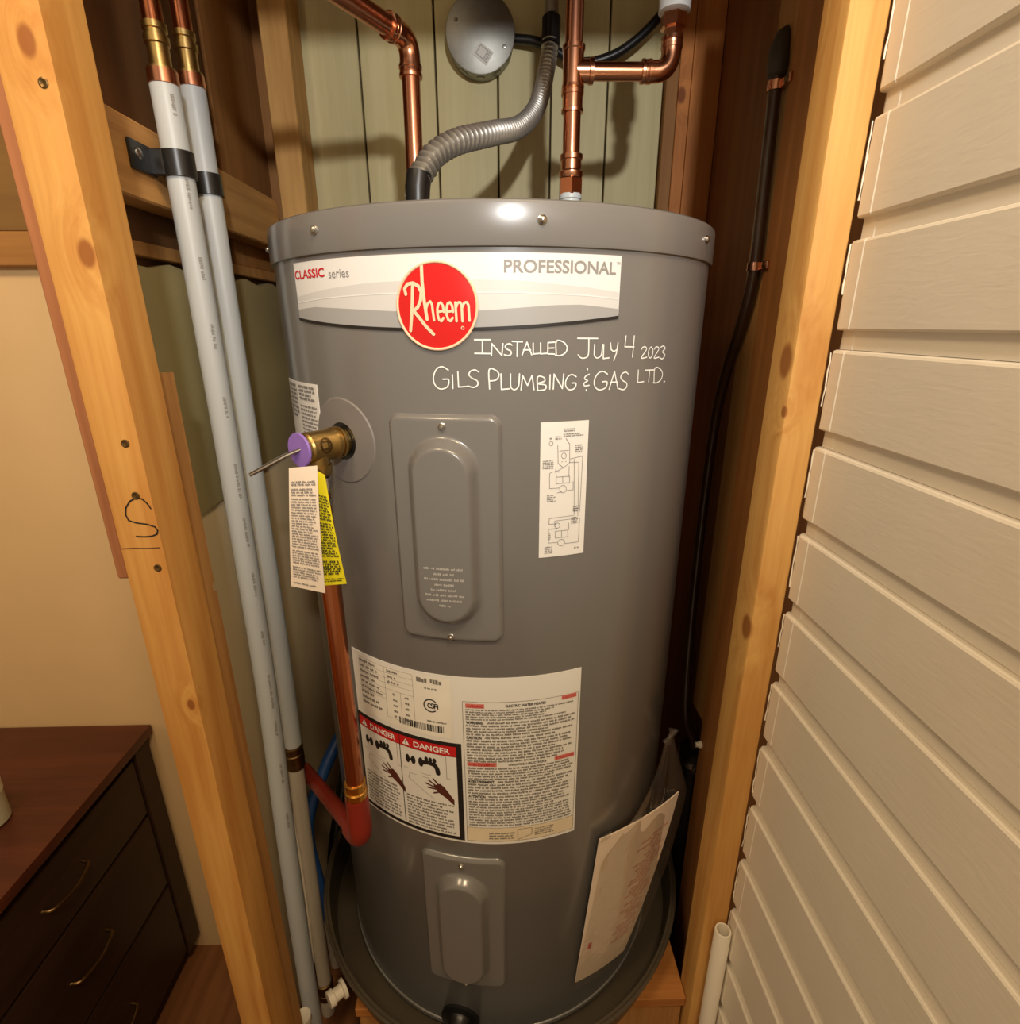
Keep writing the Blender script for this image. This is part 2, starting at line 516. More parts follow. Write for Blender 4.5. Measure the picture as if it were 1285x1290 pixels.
def text_verts(body, bold=0.0):
    cu = bpy.data.curves.new('lettering', 'FONT')
    cu.body = body
    cu.size = 1.0
    cu.offset = bold
    cu.resolution_u = 4
    to = bpy.data.objects.new('lettering', cu)
    COL.objects.link(to)
    dg = bpy.context.evaluated_depsgraph_get()
    dg.update()
    me = bpy.data.meshes.new_from_object(to.evaluated_get(dg))
    bpy.data.objects.remove(to); bpy.data.curves.remove(cu)
    xs = [v.co.x for v in me.vertices]; ys = [v.co.y for v in me.vertices]
    bx = (min(xs), max(xs), min(ys), max(ys))
    V = [((v.co.x - bx[0]) / (bx[1] - bx[0]), (v.co.y - bx[2]) / (bx[3] - bx[2])) for v in me.vertices]
    F = [list(p.vertices) for p in me.polygons]
    bpy.data.meshes.remove(me)
    return V, F

def add_text(bm, mf, body, x0, x1, y0, y1, off, bold=0.0):
    V, F = text_verts(body, bold)
    vs = [bm.verts.new(mf(x0 + (x1 - x0) * u, y0 + (y1 - y0) * v, off)) for u, v in V]
    for f in F:
        try: bm.faces.new([vs[i] for i in f])
        except ValueError: pass

def TMM(a_ref):
    """metric map on the tank skin: s metres to the right of angle a_ref, t = z"""
    return lambda s, t, off: TM(a_ref + s * DEG, t, off)

def DG(s, t, off):        # s given in degrees
    return TM(s, t, off)

def screw(parent, pos, axis, r=0.0042, mat=None, name='screw'):
    bm = bmesh.new()
    add_lathe(bm, [(r * 1.25, -0.001), (r * 1.25, 0.0006), (r, 0.0012), (r * 0.92, 0.0028), (r * 0.5, 0.0042), (0, 0.0045)], pos, axis, 14)
    return done(bm, name, mat or STEEL, parent)

# ================================================================== THE SETTING
# floor of the room, platform under the tank
struct(box('floor', (-1.7, -1.8, -0.29), (0.9, 0.45, -0.25), FLOORB, bev=0))
struct(box('ceiling', (-0.45, -0.34, 1.95), (0.45, 0.45, 1.99), DARKPLY, bev=0))  # unseen closet top, added to block ambient light from above

# back wall: dark backing with vertical panelling boards
wb = struct(box('wall_back', (-0.46, 0.342, -0.25), (0.46, 0.37, 1.95), GROOVE, bev=0))
edges = [-0.450, -0.338, -0.227, -0.0965, 0.0115, 0.105, 0.205, 0.304]
for i in range(len(edges) - 1):
    box('panel_board', (edges[i] + 0.0017, 0.33, -0.25), (edges[i + 1] - 0.0017, 0.342, 1.95), PANEL if i else MIDPLY, wb, bev=0.0012)
box('edge_trim', (0.3045, 0.315, -0.25), (0.3255, 0.342, 1.95), PINE_Y if False else MIDPLY, wb, bev=0.001)
for x0, x1 in ((0.327, 0.3485), (0.3495, 0.400)):
    box('cedar_board', (x0, 0.318, -0.25), (x1, 0.342, 1.95), CEDAR, wb, bev=0.001)

# left wall of the closet: sheets seen between the framing
wl = struct(box('wall_left', (-0.435, -0.20, -0.25), (-0.416, 0.342, 1.95), DARKPLY, bev=0))
bm = bmesh.new(); add_box(bm, (-0.416, -0.20, 1.142), (-0.409, 0.135, 1.95), 0.0008); done(bm, 'plywood_sheet', DARKPLY, wl)
bm = bmesh.new(); add_box(bm, (-0.416, 0.136, 1.142), (-0.405, 0.335, 1.95), 0.0008); done(bm, 'plywood_sheet', MIDPLY, wl)
# painted sheet with a wavy upper edge, its lower edge cut straight
bm = bmesh.new()
n = 24
rows = []
for i in range(n + 1):
    y = -0.195 + 0.53 * i / n
    zt = 1.118 + 0.004 * math.sin(i * 1.3) + (0.003 if 8 < i < 13 else 0)
    zb = 0.803 + 0.0165 * i / n
    rows.append([bm.verts.new((-0.403, y, zb)), bm.verts.new((-0.403, y, zt)), bm.verts.new((-0.4158, y, zt)), bm.verts.new((-0.4158, y, zb))])
for a, b in zip(rows, rows[1:]):
    for k in range(4):
        bm.faces.new((a[k], a[(k + 1) % 4], b[(k + 1) % 4], b[k]))
bm.faces.new(rows[0]); bm.faces.new(list(reversed(rows[-1])))
done(bm, 'painted_sheet', OLIVE, wl)
box('drywall_sheet', (-0.416, -0.20, -0.25), (-0.407, 0.335, 0.82), DRYTAN2, wl, bev=0.0008)
box('ledger_strip', (-0.4158, -0.2, 1.126), (-0.402, 0.335, 1.1415), PINE_D, wl, bev=0.001)

# right wall of the closet
wr = struct(box('wall_right', (0.406, -0.23, -0.25), (0.43, 0.342, 1.95), GROOVE, bev=0))
box('plywood_sheet', (0.400, -0.2, -0.25), (0.406, 0.318, 1.95), REDPLY, wr, bev=0.0008)

# siding wall that runs from the right jamb towards the camera
ws = struct(box('wall_siding', (0.352, -1.75, -0.25), (0.372, -0.246, 1.95), GROOVE, bev=0))
def siding_plank(zt):
    rnd = random.Random(int(zt * 1000))
    zc = zt - 0.0808
    zb = zt - 0.0995
    x0, x1 = 0.341, 0.3480
    prof = [(x0 + 0.0034, zt), (x0 + 0.0010, zt - 0.0010), (x0, zt - 0.0032), (x0, zc + 0.0016), (x0 + 0.0012, zc), (x1, zc - 0.0004), (x1, zb + 0.0004), (0.352, zb + 0.0004), (0.352, zt)]
    bm = bmesh.new()
    ys = [-0.2512 + rnd.uniform(-0.0008, 0.001), -0.2540, -0.2715, -0.2727, -1.74]
    dx = [0.0010, -0.0006, -0.0006, 0.0, 0.0]          # a thicker run of paint along the cut end
    rings = []
    for y, d in zip(ys, dx):
        rings.append([bm.verts.new((x + d, y + (rnd.uniform(-0.0006, 0.0006) if y > -0.253 else 0), z)) for x, z in prof])
    for a, b in zip(rings, rings[1:]):
        for k in range(len(prof)):
            k2 = (k + 1) % len(prof)
            bm.faces.new((a[k], a[k2], b[k2], b[k]))
    bm.faces.new(rings[0]); bm.faces.new(list(reversed(rings[-1])))
    return done(bm, 'siding_plank', SIDING, ws, smooth=20)
for k in range(-12, 11):
    siding_plank(0.9255 + 0.0995 * k)
# paint blobs along the cut edge
rnd = random.Random(5)
for k in range(-7, 5):
    zt = 0.9255 + 0.0995 * k
    pts = [(0.3402, -0.2520 + rnd.uniform(-0.001, 0.001), zt - 0.003 - i * 0.009) for i in range(rnd.randint(4, 9))]
    tube('paint_bead', pts, [rnd.uniform(0.0004, 0.0011) for _ in pts], SIDING, ws, seg=8)

# the room on the left: tan wall with a rail and a darker brown layer above
wf = struct(box('wall_far', (-1.7, 0.035, -0.25), (-0.436, 0.06, 1.95), DRYTAN, bev=0))
struct(box('trim_1', (-1.7, 0.020, 1.128), (-0.436, 0.0349, 1.172), wood('rail_wood', srgb(176, 126, 68), srgb(140, 92, 46), 'X', 40), bev=0.002))
struct(box('trim_2', (-1.7, 0.024, 1.1725), (-0.436, 0.0349, 1.95), wood('upper_wall_brown', srgb(140, 104, 56), srgb(108, 76, 38), 'X', 30, contrast=0.5), bev=0.001))

# lintel over the closet opening, just above the picture; it shades the top of the closet
struct(box('trim_3', (-0.345, -0.345, 1.494), (0.338, -0.307, 1.9), PINE_D, bev=0.002))

# platform
pf = thing('platform', 'low plywood platform that carries the drain pan and heater', 'platform', (0, 0, -0.25))
box('deck', (-0.240, -0.235, -0.019), (0.302, 0.315, 0.0), FLOORW, pf, bev=0.001)
box('fascia', (-0.236, -0.231, -0.249), (0.298, -0.200, -0.0195), PINE_D, pf, bev=0.001)
box('side_board', (-0.236, -0.197, -0.249), (-0.205, 0.31, -0.0195), PINE_D, pf, bev=0.001)
box('side_board', (0.265, -0.199, -0.249), (0.298, 0.31, -0.0195), PINE_D, pf, bev=0.001)

# ================================================================== FRAMING
st = thing('wall_stud', 'bright pine stud left of the heater, marked with a black S', 'stud', (-0.326, -0.32, -0.25))
box('post', (-0.3455, -0.345, -0.25), (-0.307, -0.294, 1.4935), PINE_L, st, bev=0.0022, seg=2)
for x, z in ((-0.3186, 0.9545), (-0.3203, 0.9075), (-0.3157, 0.8372), (-0.2815 - 0.035, 1.2129)):
    lathe('screw', [(0.0036, -0.0005), (0.0036, 0.0004), (0.0026, 0.0008), (0.0012, 0.0002), (0, 0.0001)], BRASS_D, st, (x, -0.345, z), (0, -1, 0), 12)
bm = bmesh.new()
s_pts = [(-0.3095, 0.8955), (-0.3115, 0.900), (-0.3150, 0.9045), (-0.3200, 0.9058), (-0.3265, 0.9025), (-0.3312, 0.8965), (-0.3330, 0.8900), (-0.3315, 0.8845), (-0.3250, 0.8820), (-0.3160, 0.8806), (-0.3095, 0.8780), (-0.3078, 0.8745), (-0.3092, 0.8710), (-0.3140, 0.8690), (-0.3210, 0.8685), (-0.3280, 0.8690)]
add_strokes(bm, lambda s, t, o: Vector((s, -0.345 - o, t)), [s_pts], 0.0013, 0.0004)
flat_mesh('letter_s', bm, INK, st)
bm = bmesh.new()
add_strokes(bm, lambda s, t, o: Vector((s, -0.345 - o, t)), [[(-0.3440, 0.8570), (-0.333, 0.8574), (-0.32, 0.8571), (-0.3095, 0.8576)]], 0.0008, 0.0004)
flat_mesh('pencil_line', bm, SKIN, st)

tag(box('plywood_strip', (-0.3590, -0.340, 0.824), (-0.3475, -0.300, 1.9), PLYEDGE, None, bev=0.0015),
    'narrow reddish plywood strip along the left edge of the S-marked stud', 'strip')
bm = bmesh.new()
prof = [(-0.294, -0.25), (-0.256, -0.25), (-0.258, 0.769), (-0.264, 0.7705), (-0.2635, 0.777), (-0.2595, 0.783), (-0.2582, 1.007), (-0.2935, 1.009)]
a = [bm.verts.new((-0.352, y, z)) for y, z in prof]; b = [bm.verts.new((-0.3150, y, z)) for y, z in prof]
bm.faces.new(a); bm.faces.new(list(reversed(b)))
for k in range(len(prof)):
    bm.faces.new((a[k], b[k], b[(k + 1) % len(prof)], a[(k + 1) % len(prof)]))
tag(done(bm, 'scab_stud', PINE_D, None, smooth=20), 'shorter plaster-smeared timber piece fixed behind the S-marked stud, notched below its middle', 'timber')

tag(box('blocking', (-0.404, -0.192, 1.176), (-0.370, 0.252, 1.252), PINE_Y, None, bev=0.002),
    'horizontal timber block behind the grey pipes, running back to the corner', 'timber')
tag(box('corner_post', (-0.366, 0.256, -0.25), (-0.322, 0.329, 1.9), PINE_Y if False else wood('pine_corner', srgb(206, 162, 98), srgb(160, 114, 60), 'Z', 50, offset=(7, 0, 0)), None, bev=0.002),
    'pale vertical corner post in the back left, beside the panelling', 'post')

st = thing('wall_stud', 'bright rough pine jamb stud right of the heater, against the painted siding', 'stud', (0.32, -0.23, -0.25))
bm = bmesh.new()
rnd = random.Random(21)
rows = []
nz_ = 90
wa = 0.002
for i in range(nz_ + 1):
    z = -0.25 + 1.7435 * i / nz_
    wa = min(0.0055, max(0.0012, wa + rnd.uniform(-0.0011, 0.0011)))
    wb2 = 0.0015 + rnd.uniform(0, 0.0006)
    prof = [(0.303, -0.206), (0.303, -0.25 + wa), (0.303 + wa * 0.35, -0.25 + wa * 0.3), (0.303 + wa, -0.25), (0.3392 - wb2, -0.25), (0.3392, -0.25 + wb2), (0.3392, -0.206)]
    rows.append([bm.verts.new((x, y, z)) for x, y in prof])
for a, b in zip(rows, rows[1:]):
    for k in range(7):
        bm.faces.new((a[k], a[(k + 1) % 7], b[(k + 1) % 7], b[k]))
bm.faces.new(rows[0]); bm.faces.new(list(reversed(rows[-1])))
done(bm, 'post', PINE_R, st)
tag(box('inner_stud', (0.350, -0.205, -0.25), (0.3995, -0.053, 1.9), wood('stud_brown', srgb(178, 120, 66), srgb(132, 82, 40), 'Z', 40, offset=(4, 0, 0)), None, bev=0.002),
    'wide orange-brown stud behind the rough right jamb stud', 'stud')
tag(box('inner_stud', (0.356, -0.0520, 0.39), (0.3995, 0.010, 1.9), PINE_D, None, bev=0.002),
    'narrow tan stud that the black pipe is clipped to', 'stud')

# ================================================================== DRAIN PAN
pan = thing('drain_pan', 'round grey-brown drain pan the heater stands in', 'pan', (0, 0, 0))
lathe('basin', [(0.0, 0.0005), (0.322, 0.0005), (0.331, 0.058), (0.3345, 0.0585), (0.3345, 0.062), (0.3275, 0.062), (0.319, 0.004), (0.0, 0.004)], PANTINT, pan, seg=96)
bm = bmesh.new()
add_tube(bm, [(0.3345 * math.cos(2 * PI * k / 96), 0.3345 * math.sin(2 * PI * k / 96), 0.060) for k in range(97)], 0.0035, 10, False)
done(bm, 'rolled_rim', PANTINT, pan)

# ================================================================== WATER HEATER
wh = thing('water_heater', 'tall grey cylindrical electric water heater with red round badge', 'water heater', (0, 0, 0.005))
lathe('tank_body', [(0.0, 0.006), (R - 0.004, 0.006), (R, 0.012), (R, 1.122), (R - 0.004, 1.126), (0, 1.126)], TANK, wh, seg=160)
# top cap: a slightly wider rim with a rolled upper edge
lathe('top_cap', [(R - 0.002, 1.1165), (R + 0.0030, 1.1165), (R + 0.0036, 1.1185), (R + 0.0036, 1.150), (R + 0.0030, 1.1525), (R + 0.0012, 1.1540), (R - 0.003, 1.1545), (R - 0.006, 1.1500), (0, 1.1505)], TANK, wh, seg=160)
for a in (-37.5, 8.8, 55.0, 101, 147, 193, 239, 285):
    if a > 101 and a < 240: continue
    p = TM(a, 1.1372, 0.0036); screw(wh, p, (p.x, p.y, 0), 0.0036)
# lower seam ring
lathe('base_ring', [(R - 0.001, 0.018), (R + 0.002, 0.018), (R + 0.002, 0.024), (R - 0.001, 0.026)], TANK, wh, seg=160)
screw(wh, TM(-17.7, 1.1506, -0.016), (0, 0, 1), 0.004)

# --- banner
A0, A1 = -48.3, 25.6
def ztop(a): return 1.1112
def zblack(a):
    u = (a - A0) / (A1 - A0)
    return 1.0565 - 0.0108 * (1 - (2 * u - 1) ** 2)
bm = bmesh.new()
def MB(s, t, off):
    lo = zblack(s); return TM(s, lo + (ztop(s) - lo) * t, off)
add_patch(bm, MB, A0, A1, 0, 1, 60, 2)
ban = done(bm, 'banner_sticker', SILVER, wh)
def band(name, fa, fb, mat, off, a0=A0 + 0.15, a1=A1 - 0.15, n=60):
    bm = bmesh.new(); prev = None
    for i in range(n + 1):
        a = a0 + (a1 - a0) * i / n
        cur = (bm.verts.new(TM(a, fa(a), off)), bm.verts.new(TM(a, fb(a), off)))
        if prev: bm.faces.new((prev[0], cur[0], cur[1], prev[1]))
        prev = cur
    return done(bm, name, mat, ban)
def interp(tab):
    def f(a):
        if a <= tab[0][0]: return tab[0][1]
        for (a0, z0), (a1, z1) in zip(tab, tab[1:]):
            if a <= a1: return z0 + (z1 - z0) * (a - a0) / (a1 - a0)
        return tab[-1][1]
    return f
up_a = interp([(-48.3, 1.0785), (-38, 1.0835), (-25, 1.0880), (-11, 1.0895), (5, 1.0880), (18, 1.0830), (25.6, 1.0790)])
up_b = interp([(-48.3, 1.0720), (-38, 1.0752), (-25, 1.0772), (-11, 1.0780), (5, 1.0772), (18, 1.0752), (25.6, 1.0725)])
lo_a = interp([(-48.3, 1.0660), (-41, 1.0680), (-20, 1.0625), (-2, 1.0625), (12, 1.0672), (17, 1.0676), (25.6, 1.0640)])
band('pale_swoosh', lambda a: max(lo_a(a), zblack(a)), up_a, BAND1, 0.0009)
band('thin_swoosh', up_b, lambda a: up_b(a) + 0.0012, SILVER, 0.0011)
band('grey_swoosh', zblack, lo_a, BAND2, 0.0010)
band('black_line', lambda a: zblack(a) - 0.0012, lambda a: zblack(a) + 0.0016, INK, 0.0013, A0, A1)
bm = bmesh.new(); add_text(bm, DG, 'CLASSIC', -48.0, -36.6, 1.0955, 1.1040, 0.0010, 0.022); flat_mesh('lettering', bm, INKRED, ban)
bm = bmesh.new(); add_text(bm, DG, 'series', -35.3, -29.6, 1.0938, 1.1015, 0.0010); flat_mesh('lettering', bm, INKG, ban)
bm = bmesh.new(); add_text(bm, DG, 'PROFESSIONAL', 1.9, 24.4, 1.0945, 1.1055, 0.0010, 0.018); flat_mesh('lettering', bm, INKG, ban)
bm = bmesh.new(); add_text(bm, DG, '\u2122', 24.5, 25.3, 1.1035, 1.1058, 0.0010); flat_mesh('trademark', bm, INKG, ban)

# --- badge: domed red disc with a pale rim and cream script
BA, BZ, BR = -10.95, 1.0662, 0.0378
BMF = lambda s, t, off: TM(BA + s * DEG, BZ + t, off)
def dome(s, t): return 0.0022 + 0.0016 * max(0, 1 - (s * s + t * t) / BR ** 2)
bm = bmesh.new()
rings = []
for j in range(9):
    r = BR * j / 8
    rings.append([bm.verts.new(BMF(r * math.cos(2 * PI * k / 64), r * math.sin(2 * PI * k / 64), dome(r, 0))) for k in range(64)] if j else [bm.verts.new(BMF(0, 0, dome(0, 0)))])
rings.append([bm.verts.new(BMF(BR * math.cos(2 * PI * k / 64), BR * math.sin(2 * PI * k / 64), 0.0002)) for k in range(64)])
for j in range(9):
    a, b = rings[j], rings[j + 1]
    for k in range(64):
        k2 = (k + 1) % 64
        if len(a) == 1: bm.faces.new((a[0], b[k], b[k2]))
        else: bm.faces.new((a[k], b[k], b[k2], a[k2]))
bd = done(bm, 'badge', BADGE, wh)
bm = bmesh.new()
add_tube(bm, [BMF((BR + 0.0002) * math.cos(2 * PI * k / 64), (BR + 0.0002) * math.sin(2 * PI * k / 64), 0.0021) for k in range(65)], 0.0013, 8, False)
done(bm, 'rim', CREAM, bd)
def bpx(x, y):          # lettering laid out on a 294 x 330 unit grid centred on the badge
    return ((x - 560) / 147 * BR, (219 - y) / 166 * BR)
def arc(cx, cy, rx, ry, a0, a1, n=8):
    return [(cx + rx * math.cos(math.radians(a0 + (a1 - a0) * i / n)), cy - ry * math.sin(math.radians(a0 + (a1 - a0) * i / n))) for i in range(n + 1)]
thick = [[(478, 142), (474, 200), (468, 258), (460, 312)],
         [(450, 172), (446, 150), (458, 134), (480, 130), (500, 142), (510, 165), (506, 196), (494, 222), (476, 236)],
         [(478, 236), (498, 262), (520, 294), (548, 326)],
         [(514, 62), (515, 130), (520, 200), (527, 268)]]
thin = [[(525, 230), (532, 208), (542, 200), (548, 212), (550, 240), (553, 272)],
        [(566, 240), (590, 236)], arc(578, 240, 12, 36, 0, 320),
        [(600, 240), (623, 236)], arc(611, 240, 12, 36, 0, 320),
        [(634, 276), (632, 205)], [(633, 225), (640, 206), (648, 204), (654, 216), (655, 276)], [(655, 225), (663, 206), (672, 204), (678, 216), (680, 274)]]
BMD = lambda s, t, off: TM(BA + s * DEG, BZ + t, dome(s, t) + off)
def dense(pl):
    o = []
    for (x0, y0), (x1, y1) in zip(pl, pl[1:]):
        for k in range(4): o.append((x0 + (x1 - x0) * k / 4, y0 + (y1 - y0) * k / 4))
    return o + [pl[-1]]
bm = bmesh.new()
add_strokes(bm, BMD, [dense([bpx(*p) for p in pl]) for pl in thick], 0.0030, 0.0006)
add_strokes(bm, BMD, [dense([bpx(*p) for p in pl]) for pl in thin], 0.0022, 0.0006)
add_strokes(bm, BMD, [[bpx(*p) for p in arc(655, 302, 5, 6, 0, 360)]], 0.0007, 0.0006)
flat_mesh('script_lettering', bm, CREAM, bd)

# --- handwriting in white marker
GL = {
 'I': [[(0, 1), (1, 1)], [(.5, 1), (.48, 0)], [(0, .02), (1, 0)]],
 'i': [[(.5, 1), (.5, 0)]],
 'N': [[(0, 0), (.05, 1), (.9, .02), (1, 1)]],
 'S': [[(.95, .88), (.65, 1), (.25, .92), (.12, .7), (.4, .52), (.8, .38), (.85, .15), (.5, 0), (0, .08)]],
 'T': [[(0, 1), (1, .97)], [(.5, 1), (.48, 0)]],
 'A': [[(0, 0), (.5, 1), (1, 0)], [(.15, .4), (.88, .4)]],
 'L': [[(.02, 1), (.05, .02), (1, .06)]],
 'E': [[(1, 1), (.05, .97), (.05, .03), (1, 0)], [(.05, .5), (.9, .52)]],
 'D': [[(.08, 0), (.05, 1), (.6, .97), (.98, .6), (.85, .2), (.4, 0), (0, .03)]],
 'J': [[(0, 1), (1, .98)], [(.55, 1), (.56, .2), (.42, .02), (.2, .02), (.05, .18)]],
 'U': [[(.02, 1), (.03, .25), (.3, .02), (.65, .05), (.92, .3), (1, 1)]],
 'Y': [[(0, 1), (.15, .62), (.5, .5), (.85, .6)], [(1, 1), (.85, .4), (.55, 0)]],
 '4': [[(.1, 1), (.05, .5), (.95, .48)], [(.9, 1), (.85, 0)]],
 '2': [[(.05, .8), (.3, 1), (.75, .95), (.8, .7), (.1, .02), (1, .06)]],
 '0': [[(.5, 1), (.12, .75), (.1, .25), (.5, 0), (.88, .3), (.88, .75), (.5, 1)]],
 '3': [[(.05, .92), (.5, 1), (.85, .8), (.4, .55), (.9, .3), (.5, 0), (0, .1)]],
 'G': [[(.95, .85), (.6, 1), (.25, .9), (.02, .55), (.08, .2), (.4, 0), (.85, .1), (.95, .42), (.6, .44)]],
 'P': [[(.12, 0), (.1, 1), (.7, .98), (1, .75), (.75, .48), (.12, .42)]],
 'M': [[(0, 0), (.12, 1), (.5, .3), (.85, 1), (1, 0)]],
 'B': [[(.1, 0), (.08, 1), (.7, .97), (.8, .7), (.1, .52), (.9, .4), (.85, .08), (.05, 0)]],
 '&': [[(.75, .72), (.3, .62), (.25, .5), (.6, .42), (.2, .32), (.25, .18), (.8, .2)], [(.5, 1), (.52, .93)], [(.45, .0), (.5, -.06)]],
 '.': [[(.2, .3), (.6, .4)]],
}
LET = [('I', -3.85, 1.0242, -0.78, 1.0368), ('N', -0.64, 1.0223, 1.6, 1.0332), ('S', 1.86, 1.0223, 3.4, 1.0331), ('T', 3.4, 1.0215, 5.36, 1.0351), ('A', 5.31, 1.0228, 7.2, 1.0343), ('L', 7.43, 1.0234, 8.81, 1.0336), ('L', 8.91, 1.0234, 10.31, 1.0336), ('E', 10.34, 1.0232, 11.8, 1.0341), ('D', 11.96, 1.0217, 14.4, 1.0348),
       ('J', 16.53, 1.0188, 20.97, 1.0374), ('U', 20.3, 1.0186, 22.2, 1.0314), ('L', 22.43, 1.0176, 23.9, 1.0312), ('Y', 24.05, 1.0158, 25.93, 1.0326), ('4', 27.61, 1.0183, 30.44, 1.039), ('2', 32.41, 1.0168, 34.3, 1.0279), ('0', 34.6, 1.0164, 36.3, 1.0277), ('2', 36.5, 1.0161, 38.4, 1.0274), ('3', 38.7, 1.0148, 40.81, 1.028),
       ('G', -12.29, 0.9912, -8.99, 1.0122), ('i', -8.64, 0.9918, -8.1, 1.0048), ('L', -7.31, 0.9929, -5.51, 1.0078), ('S', -5.36, 0.9929, -3.06, 1.0093), ('P', -1.35, 0.9914, 0.78, 1.0093), ('L', 1.15, 0.9906, 2.8, 1.0055), ('U', 3.01, 0.9904, 4.81, 1.0054), ('M', 5.11, 0.9902, 7.72, 1.0037), ('B', 8.26, 0.9892, 10.27, 1.002), ('i', 10.63, 0.9904, 11.29, 1.004), ('N', 11.68, 0.9902, 13.8, 1.0046), ('G', 14.2, 0.989, 16.62, 1.0036),
       ('&', 17.99, 0.9885, 19.84, 1.0091), ('G', 20.58, 0.9876, 23.9, 1.0055), ('A', 24.33, 0.9876, 26.59, 1.0049), ('S', 26.87, 0.9862, 29.29, 1.0037), ('L', 31.96, 0.992, 33.9, 1.005), ('T', 34.11, 0.9921, 37.0, 1.0044), ('D', 37.11, 0.9902, 40.33, 1.0053), ('.', 40.84, 0.9894, 41.9, 0.9925)]
bm = bmesh.new()
HW = TMM(0)
for ch, a0, z0, a1, z1 in LET:
    polys = [[((a0 + (a1 - a0) * x) / DEG, z0 + (z1 - z0) * y) for x, y in pl] for pl in GL[ch]]
    if ch in 'SGJU203DPB&':
        polys = [[(v.x, v.y) for v in spline([(x, y, 0) for x, y in pl], 4)] if len(pl) > 4 else pl for pl in polys]
    add_strokes(bm, HW, polys, 0.00125, 0.0006)
flat_mesh('handwriting', bm, CHALK, wh)

# --- access panels with a pressed capsule
def access_panel(a0, a1, z0, z1, cap_h, cz, letters, hmax=0.014):
    ac = (a0 + a1) / 2 - 0.2
    hw, hh, cr = (a1 - a0) / 2 / DEG, (z1 - z0) / 2, 0.012
    am, zm = (a0 + a1) / 2, (z0 + z1) / 2
    NX, NZ = 84, 150
    bm = bmesh.new(); grid = []
    def sm(x): x = max(0, min(1, x)); return x * x * (3 - 2 * x)
    for i in range(NX + 1):
        col = []
        for j in range(NZ + 1):
            s = -hw + 2 * hw * i / NX; t = -hh + 2 * hh * j / NZ
            cx, ct = abs(s) - (hw - cr), abs(t) - (hh - cr)
            if cx > 0 and ct > 0:
                d = math.hypot(cx, ct)
                if d > cr:
                    s = math.copysign(hw - cr + cx * cr / d, s); t = math.copysign(hh - cr + ct * cr / d, t)
                    cx, ct = abs(s) - (hw - cr), abs(t) - (hh - cr)
            q = math.hypot(max(cx, 0), max(ct, 0)) - cr if (cx > 0 and ct > 0) else max(cx, ct) - cr   # <0 inside
            h = 0.0008 + 0.0042 * sm(-q / 0.0045)
            # capsule
            u = s - (ac - am) / DEG; w = t - (cz - zm)
            Rout, Rin = 0.0375, 0.0255
            dd = math.hypot(u, max(0, abs(w) - (cap_h - Rout)))
            h += hmax * sm((Rout - dd) / (Rout - Rin))
            col.append(bm.verts.new(TM(am + s * DEG, zm + t, h)))
        grid.append(col)
    for i in range(NX):
        for j in range(NZ):
            bm.faces.new((grid[i][j], grid[i + 1][j], grid[i + 1][j + 1], grid[i][j + 1]))
    rim = [grid[i][0] for i in range(NX + 1)] + [grid[NX][j] for j in range(1, NZ + 1)] + [grid[i][NZ] for i in range(NX - 1, -1, -1)] + [grid[0][j] for j in range(NZ - 1, 0, -1)]
    low = []
    for v in rim:
        r = math.hypot(v.co.x, v.co.y)
        low.append(bm.verts.new((v.co.x * (R - 0.0008) / r, v.co.y * (R - 0.0008) / r, v.co.z)))
    for k in range(len(rim)):
        k2 = (k + 1) % len(rim)
        bm.faces.new((rim[k], low[k], low[k2], rim[k2]))
    bmesh.ops.remove_doubles(bm, verts=bm.verts, dist=1e-5)
    p = done(bm, 'access_panel', TANK, wh, smooth=60)
    for z in (z1 - 0.0115, z0 + 0.0075):
        q = TM(am + 0.0, z, 0.005); screw(p, q, (q.x, q.y, 0), 0.0032)
    if letters:
        bm = bmesh.new()
        z = cz - 0.030
        for k, wd in enumerate((0.041, 0.022, 0.041, 0.020, 0.028, 0.040, 0.038, 0.012)):
            add_fine(bm, TMM(ac), -wd / 2, wd / 2, z - 0.0042, z, 1, 40 + k, hmax + 0.0053, 0.62, 0, 0)
            z -= 0.0062
        flat_mesh('panel_print', bm, EMBOSS, p)
    return p
access_panel(-22.7, 1.3, 0.7107, 0.9667, 0.106, 0.8400, True)
access_panel(-22.7, 1.3, 0.1260, 0.3790, 0.105, 0.2480, False)

